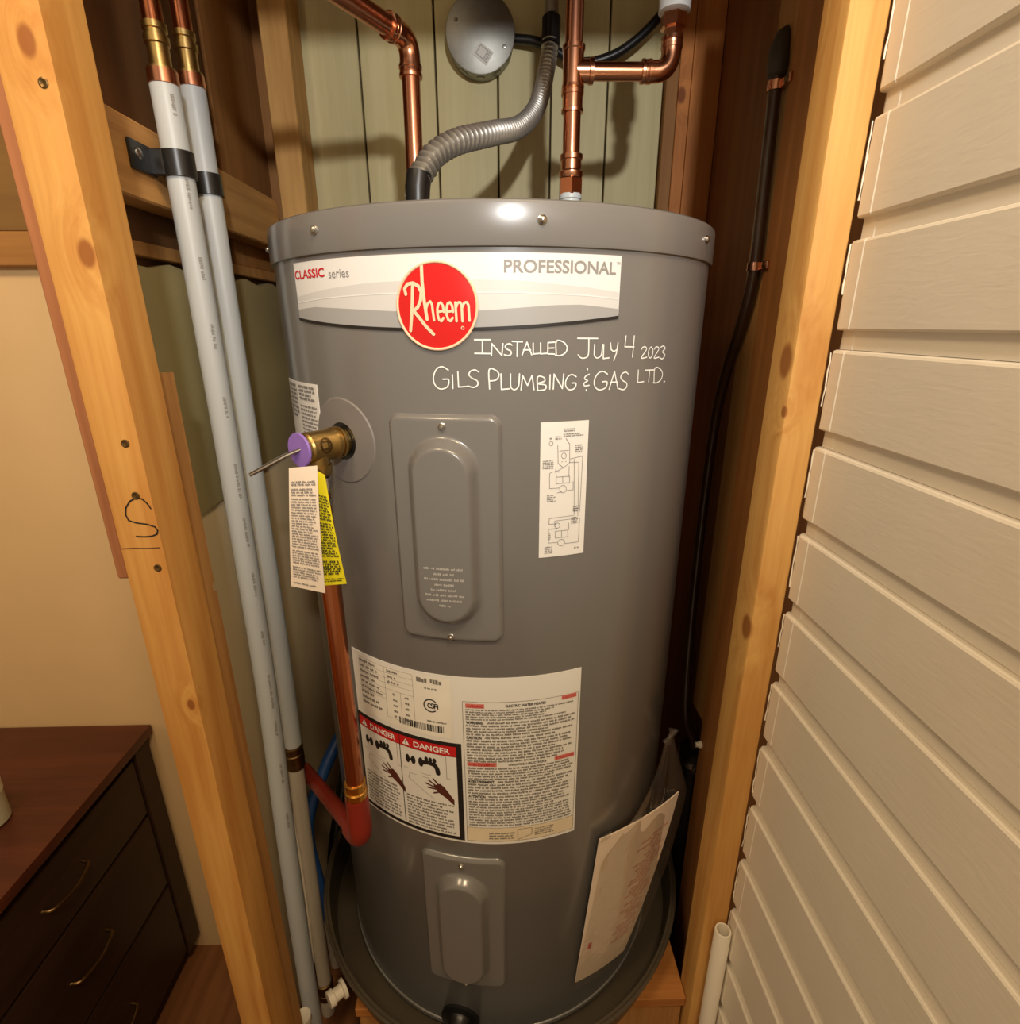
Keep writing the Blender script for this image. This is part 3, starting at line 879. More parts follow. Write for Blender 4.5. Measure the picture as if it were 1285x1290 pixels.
# --- wiring diagram label
WA0, WA1, WZ0, WZ1 = 9.2, 19.8, 0.8117, 0.9580
wl_ = patch('wiring_label', WA0, WA1, WZ0, WZ1, STICKER, wh)
def wpx(x, y):
    v = (y - 68) / (1216 - 68)
    lx = 298 + (243 - 298) * v; rx = 705 + (622 - 705) * v
    u = (x - lx) / (rx - lx)
    return ((WA0 + (WA1 - WA0) * u) / DEG, WZ1 + (WZ0 - WZ1) * v)
poly = [[(430, 250), (428, 400), (470, 440), (525, 405), (530, 240)], [(440, 300), (520, 300)], arc(478, 342, 20, 24, 0, 360, 12), [(456, 390), (466, 390)], [(488, 390), (498, 390)],
        [(470, 440), (405, 470), (440, 470)], [(520, 430), (515, 520)], [(410, 490), (405, 570), (520, 570), (520, 515), (405, 515)], [(462, 515), (462, 570)],
        [(380, 470), (355, 480), (350, 608), (435, 608)], arc(462, 620, 28, 32, 0, 360, 12), [(490, 635), (548, 635), (550, 560)], [(410, 650), (450, 640)],
        [(530, 372), (640, 355), (600, 830)], [(520, 400), (605, 405), (582, 870)], [(565, 375), (550, 860)], [(545, 860), (340, 866), (335, 918), (400, 916)],
        [(590, 888), (385, 892), (382, 940)], arc(405, 935, 22, 24, 0, 360, 10), [(400, 960), (330, 962), (325, 1085), (400, 1085)], [(385, 985), (492, 985), (490, 1045), (382, 1045), (385, 985)], [(438, 985), (436, 1045)],
        arc(432, 1092, 30, 30, 0, 360, 12), [(462, 1105), (580, 1105), (598, 890)], [(500, 920), (500, 985)], arc(376, 236, 16, 18, 0, 360, 10), [(500, 200), (525, 245)], [(410, 440), (400, 475)]]
bm = bmesh.new(); add_strokes(bm, HW, [[wpx(*p) for p in pl] for pl in poly], 0.00045, 0.0011)
flat_mesh('wiring_lines', bm, INKF, wl_)
bm = bmesh.new()
for i, (x0, x1, y0, y1, n_) in enumerate([(485, 585, 120, 150, 2), (480, 655, 160, 190, 2), (365, 395, 182, 208, 1), (410, 465, 178, 210, 2), (575, 655, 255, 325, 4), (300, 395, 370, 445, 5), (325, 400, 660, 725, 4), (520, 585, 870, 935, 4), (290, 360, 1115, 1185, 4), (540, 585, 1145, 1165, 1), (330, 350, 990, 1060, 4), (540, 600, 770, 830, 3)]):
    p0 = wpx(x0, y1); p1 = wpx(x1, y0)
    add_fine(bm, HW, p0[0], p1[0], p0[1], p1[1], n_, 70 + i, 0.0011, 0.6)
stuff(flat_mesh('wiring_print', bm, INKF, wl_))

# --- side label half hidden by the valve
sl = patch('side_label', -66.0, -44.2, 0.900, 0.9885, STICKER, wh)
bm = bmesh.new()
add_fine(bm, HW, -54.5 / DEG, -45.2 / DEG, 0.968, 0.986, 4, 5, 0.0010, 0.7)
add_fine(bm, HW, -64.5 / DEG, -56.0 / DEG, 0.945, 0.986, 8, 6, 0.0010, 0.7)
add_fine(bm, HW, -54.5 / DEG, -45.2 / DEG, 0.905, 0.964, 13, 7, 0.0010, 0.55)
stuff(flat_mesh('side_print', bm, INKF, sl))

# --- rating and warning label
LA0, LA1, LZ0, LZ1 = -41.9, 20.7, 0.4050, 0.6620
rl = patch('rating_label', LA0, LA1, LZ0, LZ1, STICKER, wh, nt_=3)
rp = patch('rating_plate', -39.8, -11.6, 0.5715, 0.6572, plain('plate_white', srgb(236, 234, 226), 0.4), rl, 0.0009, base=None)
def D2M(a): return a / DEG
bm = bmesh.new()
for i in range(9):
    z = 0.6535 - i * 0.0078
    add_fine(bm, HW, D2M(-38.8), D2M(-33.0 + (i % 3)), z - 0.0045, z, 1, 100 + i, 0.0013, 0.8)
    if i < 3: add_fine(bm, HW, D2M(-29.2), D2M(-25.6), z - 0.0045, z, 1, 130 + i, 0.0013, 0.8)
for i in range(5):
    z = 0.6210 - i * 0.0082
    add_fine(bm, HW, D2M(-27.8), D2M(-26.4), z - 0.004, z, 1, 150 + i, 0.0013, 0.8)
    add_fine(bm, HW, D2M(-24.2), D2M(-22.8), z - 0.004, z, 1, 160 + i, 0.0013, 0.8)
add_fine(bm, HW, D2M(-20.5), D2M(-13.4), 0.6480, 0.6545, 1, 170, 0.0013, 0.95)
add_fine(bm, HW, D2M(-18.4), D2M(-15.2), 0.6395, 0.6420, 1, 171, 0.0013, 0.8)
add_fine(bm, HW, D2M(-18.2), D2M(-13.0), 0.5920, 0.5950, 1, 172, 0.0013, 0.8)
stuff(flat_mesh('plate_print', bm, INKF, rp))
bm = bmesh.new()
for z in (0.6555, 0.6476, 0.6398, 0.6320, 0.6242):
    add_strokes(bm, HW, [[(D2M(-39), z), (D2M(-21.6), z)]], 0.0003, 0.0012)
for a in (-39, -30, -21.6):
    add_strokes(bm, HW, [[(D2M(a), 0.6555), (D2M(a), 0.582)]], 0.0003, 0.0012)
add_strokes(bm, HW, [[(D2M(-30), 0.6242), (D2M(-30), 0.582), (D2M(-21.6), 0.582)], [(D2M(-25.4), 0.6242), (D2M(-25.4), 0.582)], [(D2M(-39), 0.6155), (D2M(-30), 0.6155)], [(D2M(-39), 0.6078), (D2M(-30), 0.6078)]], 0.0003, 0.0012)
flat_mesh('table_lines', bm, INKF, rp)
bm = bmesh.new()
rnd = random.Random(9); a = -26.3
while a < -14.0:
    w_ = rnd.choice((0.12, 0.12, 0.25, 0.38)); add_quad(bm, HW, D2M(a), 0.5785, D2M(a + w_), 0.5885, 0.0013); a += w_ + rnd.choice((0.12, 0.2, 0.3))
flat_mesh('barcode', bm, INK, rp)
bm = bmesh.new()
cz_, ca_ = 0.6165, D2M(-17.0)
sc_ = 0.0088
add_strokes(bm, HW, [[(ca_ + sc_ * math.cos(math.radians(q)), cz_ + sc_ * math.sin(math.radians(q))) for q in range(40, 325, 15)]], 0.0015, 0.0013)
add_strokes(bm, HW, [[(ca_ + 0.0000 + x * 0.0042, cz_ - 0.0032 + y * 0.0066) for x, y in GL['S'][0]]], 0.0013, 0.0014)
add_strokes(bm, HW, [[(ca_ + 0.0048 + x * 0.0042, cz_ - 0.0032 + y * 0.0066) for x, y in pl] for pl in ([(0, 0), (0.05, .9), (.4, 1), (.95, .9), (1, 0)], [(0, .45), (1, .45)])], 0.0013, 0.0014)
add_strokes(bm, HW, [[(ca_ - 0.0040 + x * 0.0036, cz_ - 0.0032 + y * 0.0066) for x, y in ((1, .9), (.4, 1), (0, .5), (.4, 0), (1, .1))]], 0.0012, 0.0014)
flat_mesh('approval_mark', bm, INK, rp)
# danger panel
dp = patch('danger_panel', -42.4, -9.6, 0.4085, 0.5655, INK, rl, 0.0009, base=None, nt_=2)
bm = bmesh.new()
add_patch(bm, DG, -41.6, -11.0, 0.4145, 0.5440, 20, 2, 0.0012, None)
done(bm, 'white_field', STICKER, dp)
bm = bmesh.new()
add_patch(bm, DG, -41.6, -27.0, 0.5445, 0.5600, 10, 1, 0.0012, None)
add_patch(bm, DG, -26.8, -11.0, 0.5445, 0.5600, 10, 1, 0.0012, None)
done(bm, 'red_header', INKRED, dp)
for a0, a1 in ((-37.0, -28.2), (-22.6, -12.6)):
    bm = bmesh.new()
    add_text(bm, DG, 'DANGER', a0, a1, 0.5480, 0.5565, 0.0016, 0.02)
    flat_mesh('lettering', bm, INKWHITE, dp)
for a in (-39.4, -24.9):
    c = D2M(a)
    bm = bmesh.new()
    add_poly(bm, HW, [(c - 0.0055, 0.5475), (c + 0.0055, 0.5475), (c, 0.5572)], 0.0016)
    flat_mesh('warning_triangle', bm, INKWHITE, dp)
    bm = bmesh.new()
    add_strokes(bm, HW, [[(c, 0.5545), (c, 0.5510)], [(c, 0.5494), (c, 0.5490)]], 0.0011, 0.0019)
    flat_mesh('exclamation_mark', bm, INK, dp)
bm = bmesh.new()
add_strokes(bm, HW, [[(D2M(-26.9), 0.5445), (D2M(-26.9), 0.4145)]], 0.0010, 0.0016)
flat_mesh('divider', bm, INK, dp)
def circ(cx, cy, rx, ry, n=12): return [(cx + rx * math.cos(2 * PI * k / n), cy + ry * math.sin(2 * PI * k / n)) for k in range(n)]
for ref, k in ((-39.8, 0), (-25.6, 1)):
    bm = bmesh.new(); bh = bmesh.new(); bl = bmesh.new()
    b = D2M(ref)
    X = lambda x: b + x
    # tap: two handles, body and spout
    add_poly(bm, HW, circ(X(0.0045), 0.5265, 0.0032, 0.0068), 0.0015); add_poly(bm, HW, circ(X(0.0125), 0.5262, 0.0034, 0.0066), 0.0015)
    add_quad(bm, HW, X(0.004), 0.5245, X(0.013), 0.528, 0.0015)
    add_poly(bm, HW, circ(X(0.0235), 0.5265, 0.0036, 0.0074), 0.0015)
    add_strokes(bm, HW, [[(X(0.024), 0.5265), (X(0.034), 0.5285), (X(0.043), 0.5265), (X(0.046), 0.5205), (X(0.0465), 0.5145)]], 0.0062, 0.0015)
    for q in (0.0315, 0.037, 0.0425):
        add_poly(bm, HW, circ(X(q), 0.5335, 0.0026, 0.0042, 8), 0.0016)
    # hand reaching up under the spout
    hx = X(0.0455)
    add_poly(bh, HW, [(hx - 0.006, 0.4935), (hx + 0.003, 0.4985), (hx + 0.009, 0.4935), (hx + 0.021, 0.4755), (hx + 0.021, 0.4665), (hx + 0.010, 0.4770), (hx, 0.4835)], 0.0015)
    add_strokes(bh, HW, [[(hx + 0.001, 0.496), (hx - 0.006, 0.5045)], [(hx - 0.003, 0.494), (hx - 0.0125, 0.5005)], [(hx - 0.004, 0.491), (hx - 0.0165, 0.4945)], [(hx - 0.003, 0.4885), (hx - 0.014, 0.4885)], [(hx + 0.002, 0.485), (hx - 0.006, 0.4815)]], 0.0022, 0.0016)
    add_strokes(bl, HW, [[(X(-0.003), 0.5105), (X(0.030), 0.5085), (X(0.0645), 0.5085)], [(X(0.058), 0.5440), (X(0.058), 0.5085)], [(X(0.006), 0.5035), (X(0.004), 0.495), (X(0.040), 0.4705)], [(X(0.006), 0.5035), (X(0.034), 0.5035)]], 0.0005, 0.0015)
    flat_mesh('tap_pictogram', bm, INK, dp); flat_mesh('hand_pictogram', bh, SKIN, dp); flat_mesh('sink_outline', bl, INKF, dp)
bm = bmesh.new()
add_fine(bm, HW, D2M(-40.6), D2M(-28.0), 0.4190, 0.4740, 10, 201, 0.0015, 0.55)
add_fine(bm, HW, D2M(-25.9), D2M(-12.0), 0.4165, 0.4680, 10, 202, 0.0015, 0.55)
stuff(flat_mesh('danger_print', bm, INKF, dp))
# warning text box
bm = bmesh.new()
B0, B1 = D2M(-8.9), D2M(20.1)
for z in (0.4100, 0.4330, 0.6285):
    add_strokes(bm, HW, [[(B0, z), (B1, z)]], 0.0005, 0.0010)
for x in (B0, B1):
    add_strokes(bm, HW, [[(x, 0.4100), (x, 0.6285)]], 0.0005, 0.0010)
flat_mesh('box_outline', bm, INKF, rl)
wt = patch('caution_box', -8.9, 20.1, 0.4100, 0.4330, plain('plate_cream', srgb(226, 212, 186), 0.45), rl, 0.0008, base=None)
bm = bmesh.new()
add_fine(bm, HW, D2M(-3.0), D2M(4.0), 0.4130, 0.4260, 3, 301, 0.0012, 0.5); add_fine(bm, HW, D2M(9.2), D2M(14.5), 0.4150, 0.4290, 4, 302, 0.0012, 0.5)
add_strokes(bm, HW, [[(D2M(4.6), 0.4120), (D2M(4.6), 0.4295), (D2M(8.4), 0.4295), (D2M(8.4), 0.4185), (D2M(4.6), 0.4120)]], 0.0006, 0.0012)
flat_mesh('caution_print', bm, INKF, wt)
for body, a0, a1, z0, z1 in (('ELECTRIC WATER HEATER', 1.6, 11.6, 0.6213, 0.6250), ('CHAUFFE-EAU ELECTRIQUE', 2.2, 12.0, 0.5335, 0.5370)):
    bm = bmesh.new(); add_text(bm, DG, body, a0, a1, z0, z1, 0.0011, 0.02)
    flat_mesh('lettering', bm, INK, rl)
INKREDP = plain('ink_red_pale', srgb(214, 128, 120), 0.45)
for body, a0, a1, z0 in (('WARNING', -8.2, -3.6, 0.6198), ('CAUTION', 15.6, 19.6, 0.6225), ('AVERTISSEMENT', -8.2, -0.8, 0.5330), ('ATTENTION', 14.2, 19.6, 0.5330)):
    bm = bmesh.new()
    add_quad(bm, HW, D2M(a0), z0, D2M(a1), z0 + 0.0062, 0.0010)
    rh = flat_mesh('red_heading', bm, INKREDP, rl)
    bm = bmesh.new()
    add_text(bm, DG, body, a0 + 0.25, a1 - 0.25, z0 + 0.0012, z0 + 0.0050, 0.0014, 0.01)
    flat_mesh('lettering', bm, INKRED, rl)
for body, a0, a1, z0 in (('WARNING', -8.2, -3.9, 0.5968), ('CAUTION', -8.2, -4.4, 0.5745), ('AVERTISSEMENT', -8.2, -1.4, 0.5070), ('ATTENTION', -8.2, -3.8, 0.4830)):
    bm = bmesh.new()
    add_text(bm, DG, body, a0, a1, z0, z0 + 0.0042, 0.0012, 0.03)
    flat_mesh('lettering', bm, INK, rl)
bm = bmesh.new()
for k, (za, zb, n_, first) in enumerate([(0.6020, 0.6190, 5, -8.2), (0.5965, 0.6010, 1, -3.0), (0.5795, 0.5965, 4, -8.2), (0.5745, 0.5790, 1, -3.6), (0.5390, 0.5740, 8, -8.2),
                                        (0.5115, 0.5320, 5, -8.2), (0.5068, 0.5112, 1, -0.6), (0.4880, 0.5065, 4, -8.2), (0.4830, 0.4875, 1, -3.0), (0.4355, 0.4825, 11, -8.2)]):
    add_fine(bm, HW, D2M(first), D2M(19.4), za, zb, n_, 320 + k, 0.0011, 0.58, 0, 0.3)
stuff(flat_mesh('warning_print', bm, INKF, rl))

# --- valve port ring, nipples, drain valve
ax36 = Vector((math.sin(math.radians(-36.3)), -math.cos(math.radians(-36.3)), 0))
VZ = 0.931
def port_ring():
    bm = bmesh.new(); rr = []
    for r, h in ((0.0205, -0.001), (0.0205, 0.0012), (0.034, 0.0014), (0.0455, 0.0012), (0.0475, -0.0004)):
        rr.append([bm.verts.new(TM(-36.3 + r * math.cos(2 * PI * k / 48) * DEG, VZ + r * math.sin(2 * PI * k / 48), h)) for k in range(48)])
    for a, b in zip(rr, rr[1:]):
        for k in range(48):
            bm.faces.new((a[k], a[(k + 1) % 48], b[(k + 1) % 48], b[k]))
    return done(bm, 'port_ring', plain('port_plastic', srgb(118, 114, 112), 0.5), wh)
port_ring()
lathe('port_hole', [(0.0, 0.0006), (0.0202, 0.0006), (0.0204, -0.001)], BLACKP, wh, TM(-36.3, VZ, -0.0004), ax36, 32)
for x in (-0.1012, 0.1025):
    lathe('inlet_nipple', [(0.019, 1.1500), (0.019, 1.1545), (0.0135, 1.155), (0.0135, 1.206), (0.0150, 1.207), (0.0150, 1.2125), (0, 1.2125)], plain('nipple_white', srgb(196, 206, 214), 0.4), wh, (x, 0, 0), seg=24)
# drain valve, low at the front
dv = lathe('drain_valve', [(0.030, -0.003), (0.030, 0.004), (0.020, 0.006), (0.016, 0.012), (0.016, 0.030), (0.019, 0.032), (0.019, 0.045), (0.014, 0.046), (0.014, 0.040), (0, 0.040)], BLACKP, wh, TM(-13.4, 0.040, 0.0), (math.sin(math.radians(-13.4)), -math.cos(math.radians(-13.4)), 0), 28)

# ================================================================== RELIEF VALVE AND ITS TAGS
tp = thing('relief_valve', 'brass relief valve with purple cap on the left of the grey tank', 'valve', TM(-36.3, VZ - 0.05, 0.03))
o0 = TM(-36.3, VZ, 0.0)
bm = bmesh.new()
add_lathe(bm, [(0.0150, 0.001), (0.0150, 0.006), (0.0172, 0.0065), (0.0172, 0.0095), (0.0155, 0.010), (0.0155, 0.013), (0.0172, 0.0135), (0.0172, 0.018), (0.0160, 0.020), (0.0165, 0.047), (0.0150, 0.049), (0.0150, 0.053), (0, 0.053)], o0, ax36, 28)
done(bm, 'valve_body', BRASS, tp)
oc = TM(-36.3, VZ, 0.0365)
lathe('outlet', [(0.0135, -0.004), (0.0135, -0.018), (0.0150, -0.019), (0.0150, -0.0275), (0.0140, -0.029), (0, -0.029)], BRASS, tp, oc, (0, 0, 1), 24)
# embossed mark on the body
side = ax36.cross(Vector((0, 0, 1)))
fr = Vector((0, 0, 1)).cross(ax36)
bm = bmesh.new()
for sgn in (1,):
    nrm = (Vector((0.25, -1, 0.15)) - ax36 * Vector((0.25, -1, 0.15)).dot(ax36)).normalized()
    bx_ = nrm.cross(ax36)
    ctr = o0 + ax36 * 0.034
    ang = lambda s, t, o: ctr + ax36 * s + (nrm * math.cos(t / 0.0165) + bx_ * math.sin(t / 0.0165)) * (0.0164 + o)
    add_strokes(bm, ang, [[(x, y) for x, y in circ(0, 0, 0.006, 0.008, 12)] + [(0.006, 0)], [(0.003, -0.004), (-0.003, -0.004), (-0.003, 0.004), (0.003, 0.004)]], 0.0014, 0.0010)
done(bm, 'cast_mark', BRASS_D, tp)
lathe('purple_disc', [(0.0, 0.0532), (0.0172, 0.0532), (0.0178, 0.0545), (0.0172, 0.0562), (0.0, 0.0564)], PURPLE, tp, o0, ax36, 28)
e0 = o0 + ax36 * 0.0575
lv = e0 + Vector((-0.046, -0.010, -0.022))
bm = bmesh.new()
add_tube(bm, [e0 + Vector((0.006, 0.002, 0.002)), e0 + Vector((-0.010, -0.002, -0.004)), e0 + Vector((-0.022, -0.005, -0.010)), lv], [0.0028, 0.0044, 0.0048, 0.0036], 12, True, (1, 0.55))
done(bm, 'lever', STEEL, tp)

def hang_tag(name, corners, mat, nlines, seed, label, inkmat, heads=(), curl=0.006):
    """corners: top left, top right, bottom right, bottom left; gently curled thin card"""
    tl, tr, br, bl = [Vector(c) for c in corners]
    nrm = (tr - tl).cross(bl - tl).normalized()
    if nrm.y > 0: nrm = -nrm
    def mf(u, v, off):      # u 0..1 right, v 0..1 up
        top = tl.lerp(tr, u); bot = bl.lerp(br, u)
        return bot.lerp(top, v) + nrm * (curl * math.sin(PI * v) * (0.4 + 0.6 * u) + off)
    t = None
    bm = bmesh.new()
    nu, nv = 6, 20
    fr_ = [[bm.verts.new(mf(i / nu, j / nv, 0.0)) for j in range(nv + 1)] for i in range(nu + 1)]
    bk = [[bm.verts.new(mf(i / nu, j / nv, -0.0006)) for j in range(nv + 1)] for i in range(nu + 1)]
    for i in range(nu):
        for j in range(nv):
            bm.faces.new((fr_[i][j], fr_[i + 1][j], fr_[i + 1][j + 1], fr_[i][j + 1]))
            bm.faces.new((bk[i][j], bk[i][j + 1], bk[i + 1][j + 1], bk[i + 1][j]))
    for i in range(nu):
        bm.faces.new((fr_[i][0], bk[i][0], bk[i + 1][0], fr_[i + 1][0])); bm.faces.new((fr_[i][nv], fr_[i + 1][nv], bk[i + 1][nv], bk[i][nv]))
    for j in range(nv):
        bm.faces.new((fr_[0][j], fr_[0][j + 1], bk[0][j + 1], bk[0][j])); bm.faces.new((fr_[nu][j], bk[nu][j], bk[nu][j + 1], fr_[nu][j + 1]))
    card = tag(done(bm, name, mat, None), label, 'tag')
    W_ = (br - bl).length; H_ = (tl - bl).length
    ms = lambda s, t_, off: mf(s / W_, t_ / H_, off)
    bm = bmesh.new()
    for k, (v0, v1, n_, fl) in enumerate(heads):
        add_fine(bm, ms, 0.08 * W_, 0.93 * W_, v0 * H_, v1 * H_, n_, seed + k, 0.0006, fl, 0.0, 0.2)
    stuff(flat_mesh('tag_print', bm, inkmat, card))
    return card
hang_tag('valve_tag', [(-0.2058, -0.2845, 0.916), (-0.1780, -0.2835, 0.918), (-0.1870, -0.2800, 0.775), (-0.2240, -0.2765, 0.7825)], TAGW, 40, 500,
         'long cream printed tag hanging from the brass valve', INKF,
         [(0.86, 0.90, 2, 0.8), (0.78, 0.845, 3, 0.7), (0.36, 0.77, 19, 0.6), (0.22, 0.345, 6, 0.6), (0.09, 0.20, 5, 0.6), (0.035, 0.055, 1, 0.7)], 0.004)
hang_tag('valve_tag', [(-0.1815, -0.2760, 0.911), (-0.1740, -0.2755, 0.906), (-0.1656, -0.2712, 0.7816), (-0.1935, -0.2720, 0.7800)], TAGY, 30, 540,
         'yellow printed tag hanging behind the cream tag', INK,
         [(0.60, 0.82, 9, 0.75), (0.27, 0.585, 13, 0.75), (0.10, 0.24, 6, 0.85), (0.03, 0.07, 2, 0.6)], 0.004)

# ================================================================== DISCHARGE PIPE
dpz = TM(-36.3, 0, 0.0375)
dx, dy = dpz.x, dpz.y
dc = thing('discharge_pipe', 'copper discharge pipe down the tank\'s left side ending in a red elbow', 'pipe', (dx, dy, 0.38))
lathe('union_nut', [(0.0125, 0.8998), (0.0145, 0.8992), (0.0145, 0.886), (0.0115, 0.884), (0.0115, 0.876), (0.0130, 0.875), (0.0130, 0.868), (0.0105, 0.867)], STEEL, dc, (dx, dy, 0), seg=6)
tube('copper_pipe', [(dx, dy, 0.880), (dx, dy, 0.470)], 0.0112, COPPER_OLD, dc)
lathe('brass_coupling', [(0.0115, 0.492), (0.0135, 0.491), (0.0135, 0.485), (0.0122, 0.484), (0.0122, 0.478), (0.0142, 0.477), (0.0142, 0.468), (0.0125, 0.467), (0.0125, 0.462), (0.0140, 0.461), (0.0140, 0.453), (0.0120, 0.452)], GOLD, dc, (dx, dy, 0), seg=28)
d_out = Vector((-0.170, 0.246, -0.118)).normalized()
ec = Vector((dx, dy, 0.392))
elb = bend(ec + Vector((0, 0, 0.074)), ec, ec + d_out * 0.040, 0.026)
tube('red_elbow', elb, [0.0146] + [0.0153] * (len(elb) - 2) + [0.0150], RED, dc, 24)
tube('red_pipe', [ec + d_out * 0.024, ec + d_out * 0.330], 0.0116, RED, dc, 24)

# ================================================================== COPPER WATER LINES
rp_ = 0.0112
def ring_fitting(name, origin, axis, L, parent, r=0.0128, mat=None):
    h = L / 2
    return lathe(name, [(rp_ + 0.0002, -h), (r + 0.0012, -h + 0.0005), (r + 0.0014, -h + 0.004), (r, -h + 0.005), (r, h - 0.005), (r + 0.0014, h - 0.004), (r + 0.0012, h - 0.0005), (rp_ + 0.0002, h)], mat or SOLDER, parent, origin, axis, 24)

cl = thing('copper_pipe', 'copper pipe with one elbow rising from the heater\'s left inlet', 'pipe', (-0.1012, 0, 1.16))
E0 = Vector((-0.0995, 0, 1.3785))
far = E0 + Vector((-0.058, -0.0965, 0)).normalized() * 0.40
hd = (far - E0).normalized()
tube('riser', [(-0.1012, 0, 1.165), E0 - Vector((0, 0, 0.024))], rp_, COPPER, cl)
el = bend(E0 - Vector((0, 0, 0.034)), E0, E0 + hd * 0.034, 0.020)
tube('elbow', el, [0.0136] + [0.0126] * (len(el) - 2) + [0.0136], SOLDER, cl, 24)
ring_fitting('solder_cup', E0 - Vector((0, 0, 0.033)), (0, 0, 1), 0.014, cl, 0.0130)
ring_fitting('solder_cup', E0 + hd * 0.033, hd, 0.014, cl, 0.0130)
tube('branch', bend(E0 + hd * 0.024, E0 + hd * 0.28, E0 + hd * 0.28 + Vector((0, 0, 0.45)), 0.03), rp_, COPPER, cl)

hl = thing('copper_pipe', 'copper pipe with a side tee rising from the heater\'s right outlet', 'pipe', (0.1025, 0, 1.16))
T0 = Vector((0.1018, 0, 1.3477))
tube('riser', [(0.1025, 0, 1.165), (0.1025, 0, 1.225)], rp_, COPPER, hl)
tube('riser', [(0.1022, 0, 1.225), (0.1018, 0, 1.332)], rp_, COPPER, hl)
tube('riser', [(0.1018, 0, 1.362), (0.1018, 0, 1.80)], rp_, COPPER, hl)
lathe('hex_adapter', [(0.0125, 1.2105), (0.0160, 1.2115), (0.0160, 1.230), (0.0140, 1.231), (0.0140, 1.236)], SOLDER, hl, (0.1025, 0, 0), seg=6)
lathe('adapter', [(0.0140, 1.231), (0.0154, 1.233), (0.0154, 1.238), (0.0132, 1.240), (0.0132, 1.251), (0.0148, 1.252), (0.0148, 1.2575), (0.0115, 1.259)], SOLDER, hl, (0.1025, 0, 0), seg=28)
ring_fitting('coupling', (0.102, 0, 1.318), (0, 0, 1), 0.030, hl)
bm = bmesh.new()
add_lathe(bm, [(rp_, -0.026), (0.0142, -0.0255), (0.0142, -0.021), (0.0130, -0.020), (0.0130, 0.020), (0.0142, 0.021), (0.0142, 0.0255), (rp_, 0.026)], T0, (0, 0, 1), 24)
add_lathe(bm, [(0.0126, 0.0), (0.0126, 0.019), (0.0140, 0.020), (0.0140, 0.025), (rp_, 0.0255)], T0, (1, 0, 0), 24)
done(bm, 'tee', SOLDER, hl)
E1 = T0 + Vector((0.121, 0, 0))
tube('branch', [T0 + Vector((0.018, 0, 0)), E1 - Vector((0.018, 0, 0))], 0.0100, COPPER, hl)
el = bend(E1 - Vector((0.030, 0, 0)), E1, E1 + Vector((0, 0, 0.030)), 0.020)
tube('elbow', el, [0.0128] + [0.0118] * (len(el) - 2) + [0.0128], SOLDER, hl, 24)
ring_fitting('solder_cup', E1 - Vector((0.030, 0, 0)), (1, 0, 0), 0.013, hl, 0.0118)
ring_fitting('solder_cup', E1 + Vector((0, 0, 0.029)), (0, 0, 1), 0.013, hl, 0.0118)
lathe('threaded_adapter', [(0.0112, 0.034), (0.0112, 0.043), (0.0160, 0.044), (0.0160, 0.057), (0.0120, 0.058), (0.0120, 0.066)], SOLDER, hl, E1, (0, 0, 1), 6)
lathe('white_connector', [(0.0130, 0.0585), (0.0190, 0.060), (0.0190, 0.090), (0.0160, 0.092), (0.0160, 0.125), (0, 0.125)], plain('connector_grey', srgb(200, 202, 202), 0.35), hl, E1, (0, 0, 1), 24)

# ================================================================== FLEXIBLE CONDUIT, BOX AND CABLE
fc = thing('flexible_conduit', 'ribbed steel conduit curving from the heater top to the wall', 'conduit', (-0.092, -0.066, 1.152))
path = spline([(-0.0885, -0.0645, 1.216), (-0.0820, -0.0570, 1.228), (-0.0690, -0.0450, 1.247), (-0.0420, -0.0220, 1.2665), (0.0002, 0.0276, 1.2890), (0.041, 0.112, 1.322), (0.073, 0.200, 1.378), (0.092, 0.258, 1.452), (0.098, 0.272, 1.500)], 40)
# resample evenly, then alternate radius for the ribs
acc = [0]
for p, q in zip(path, path[1:]): acc.append(acc[-1] + (q - p).length)
def at_len(l):
    for i in range(len(acc) - 1):
        if l <= acc[i + 1]:
            t = (l - acc[i]) / max(1e-9, acc[i + 1] - acc[i]); return path[i].lerp(path[i + 1], t)
    return path[-1]
tot = acc[-1]; pitch = 0.0084
nr = int(tot / pitch) * 8
pts, rr = [], []
for i in range(nr + 1):
    l = tot * i / nr
    pts.append(at_len(l)); ph = (i % 8) / 8
    rr.append((0.0120 + 0.0031 * math.sin(2 * PI * ph)) * (1.0 - 0.08 * i / nr))
tube('ribbed_conduit', pts, rr, CONDUIT, fc, 22)
bm = bmesh.new()
add_tube(bm, [(-0.0925, -0.0680, 1.1525), (-0.0922, -0.0677, 1.160), (-0.0922, -0.0677, 1.1602), (-0.0915, -0.0670, 1.180), (-0.0905, -0.0660, 1.205), (-0.0880, -0.0640, 1.222)], [0.0150, 0.0150, 0.0130, 0.0138, 0.0152, 0.0150], 20)
done(bm, 'connector', BLACKP, fc)
q0 = path[-1]
tube('connector', [q0 + Vector((-0.001, -0.002, -0.022)), q0 + Vector((-0.0005, 0, -0.018)), q0 + Vector((0, 0, 0.006)), q0 + Vector((0, 0, 0.018)), q0 + Vector((0, 0, 0.022))], [0.0128, 0.0155, 0.0150, 0.0150, 0.0120], BLACKP, fc)
tube('conduit_stub', [q0 + Vector((0, 0, 0.020)), q0 + Vector((0.001, 0.002, 0.16))], 0.0115, CONDUIT, fc)

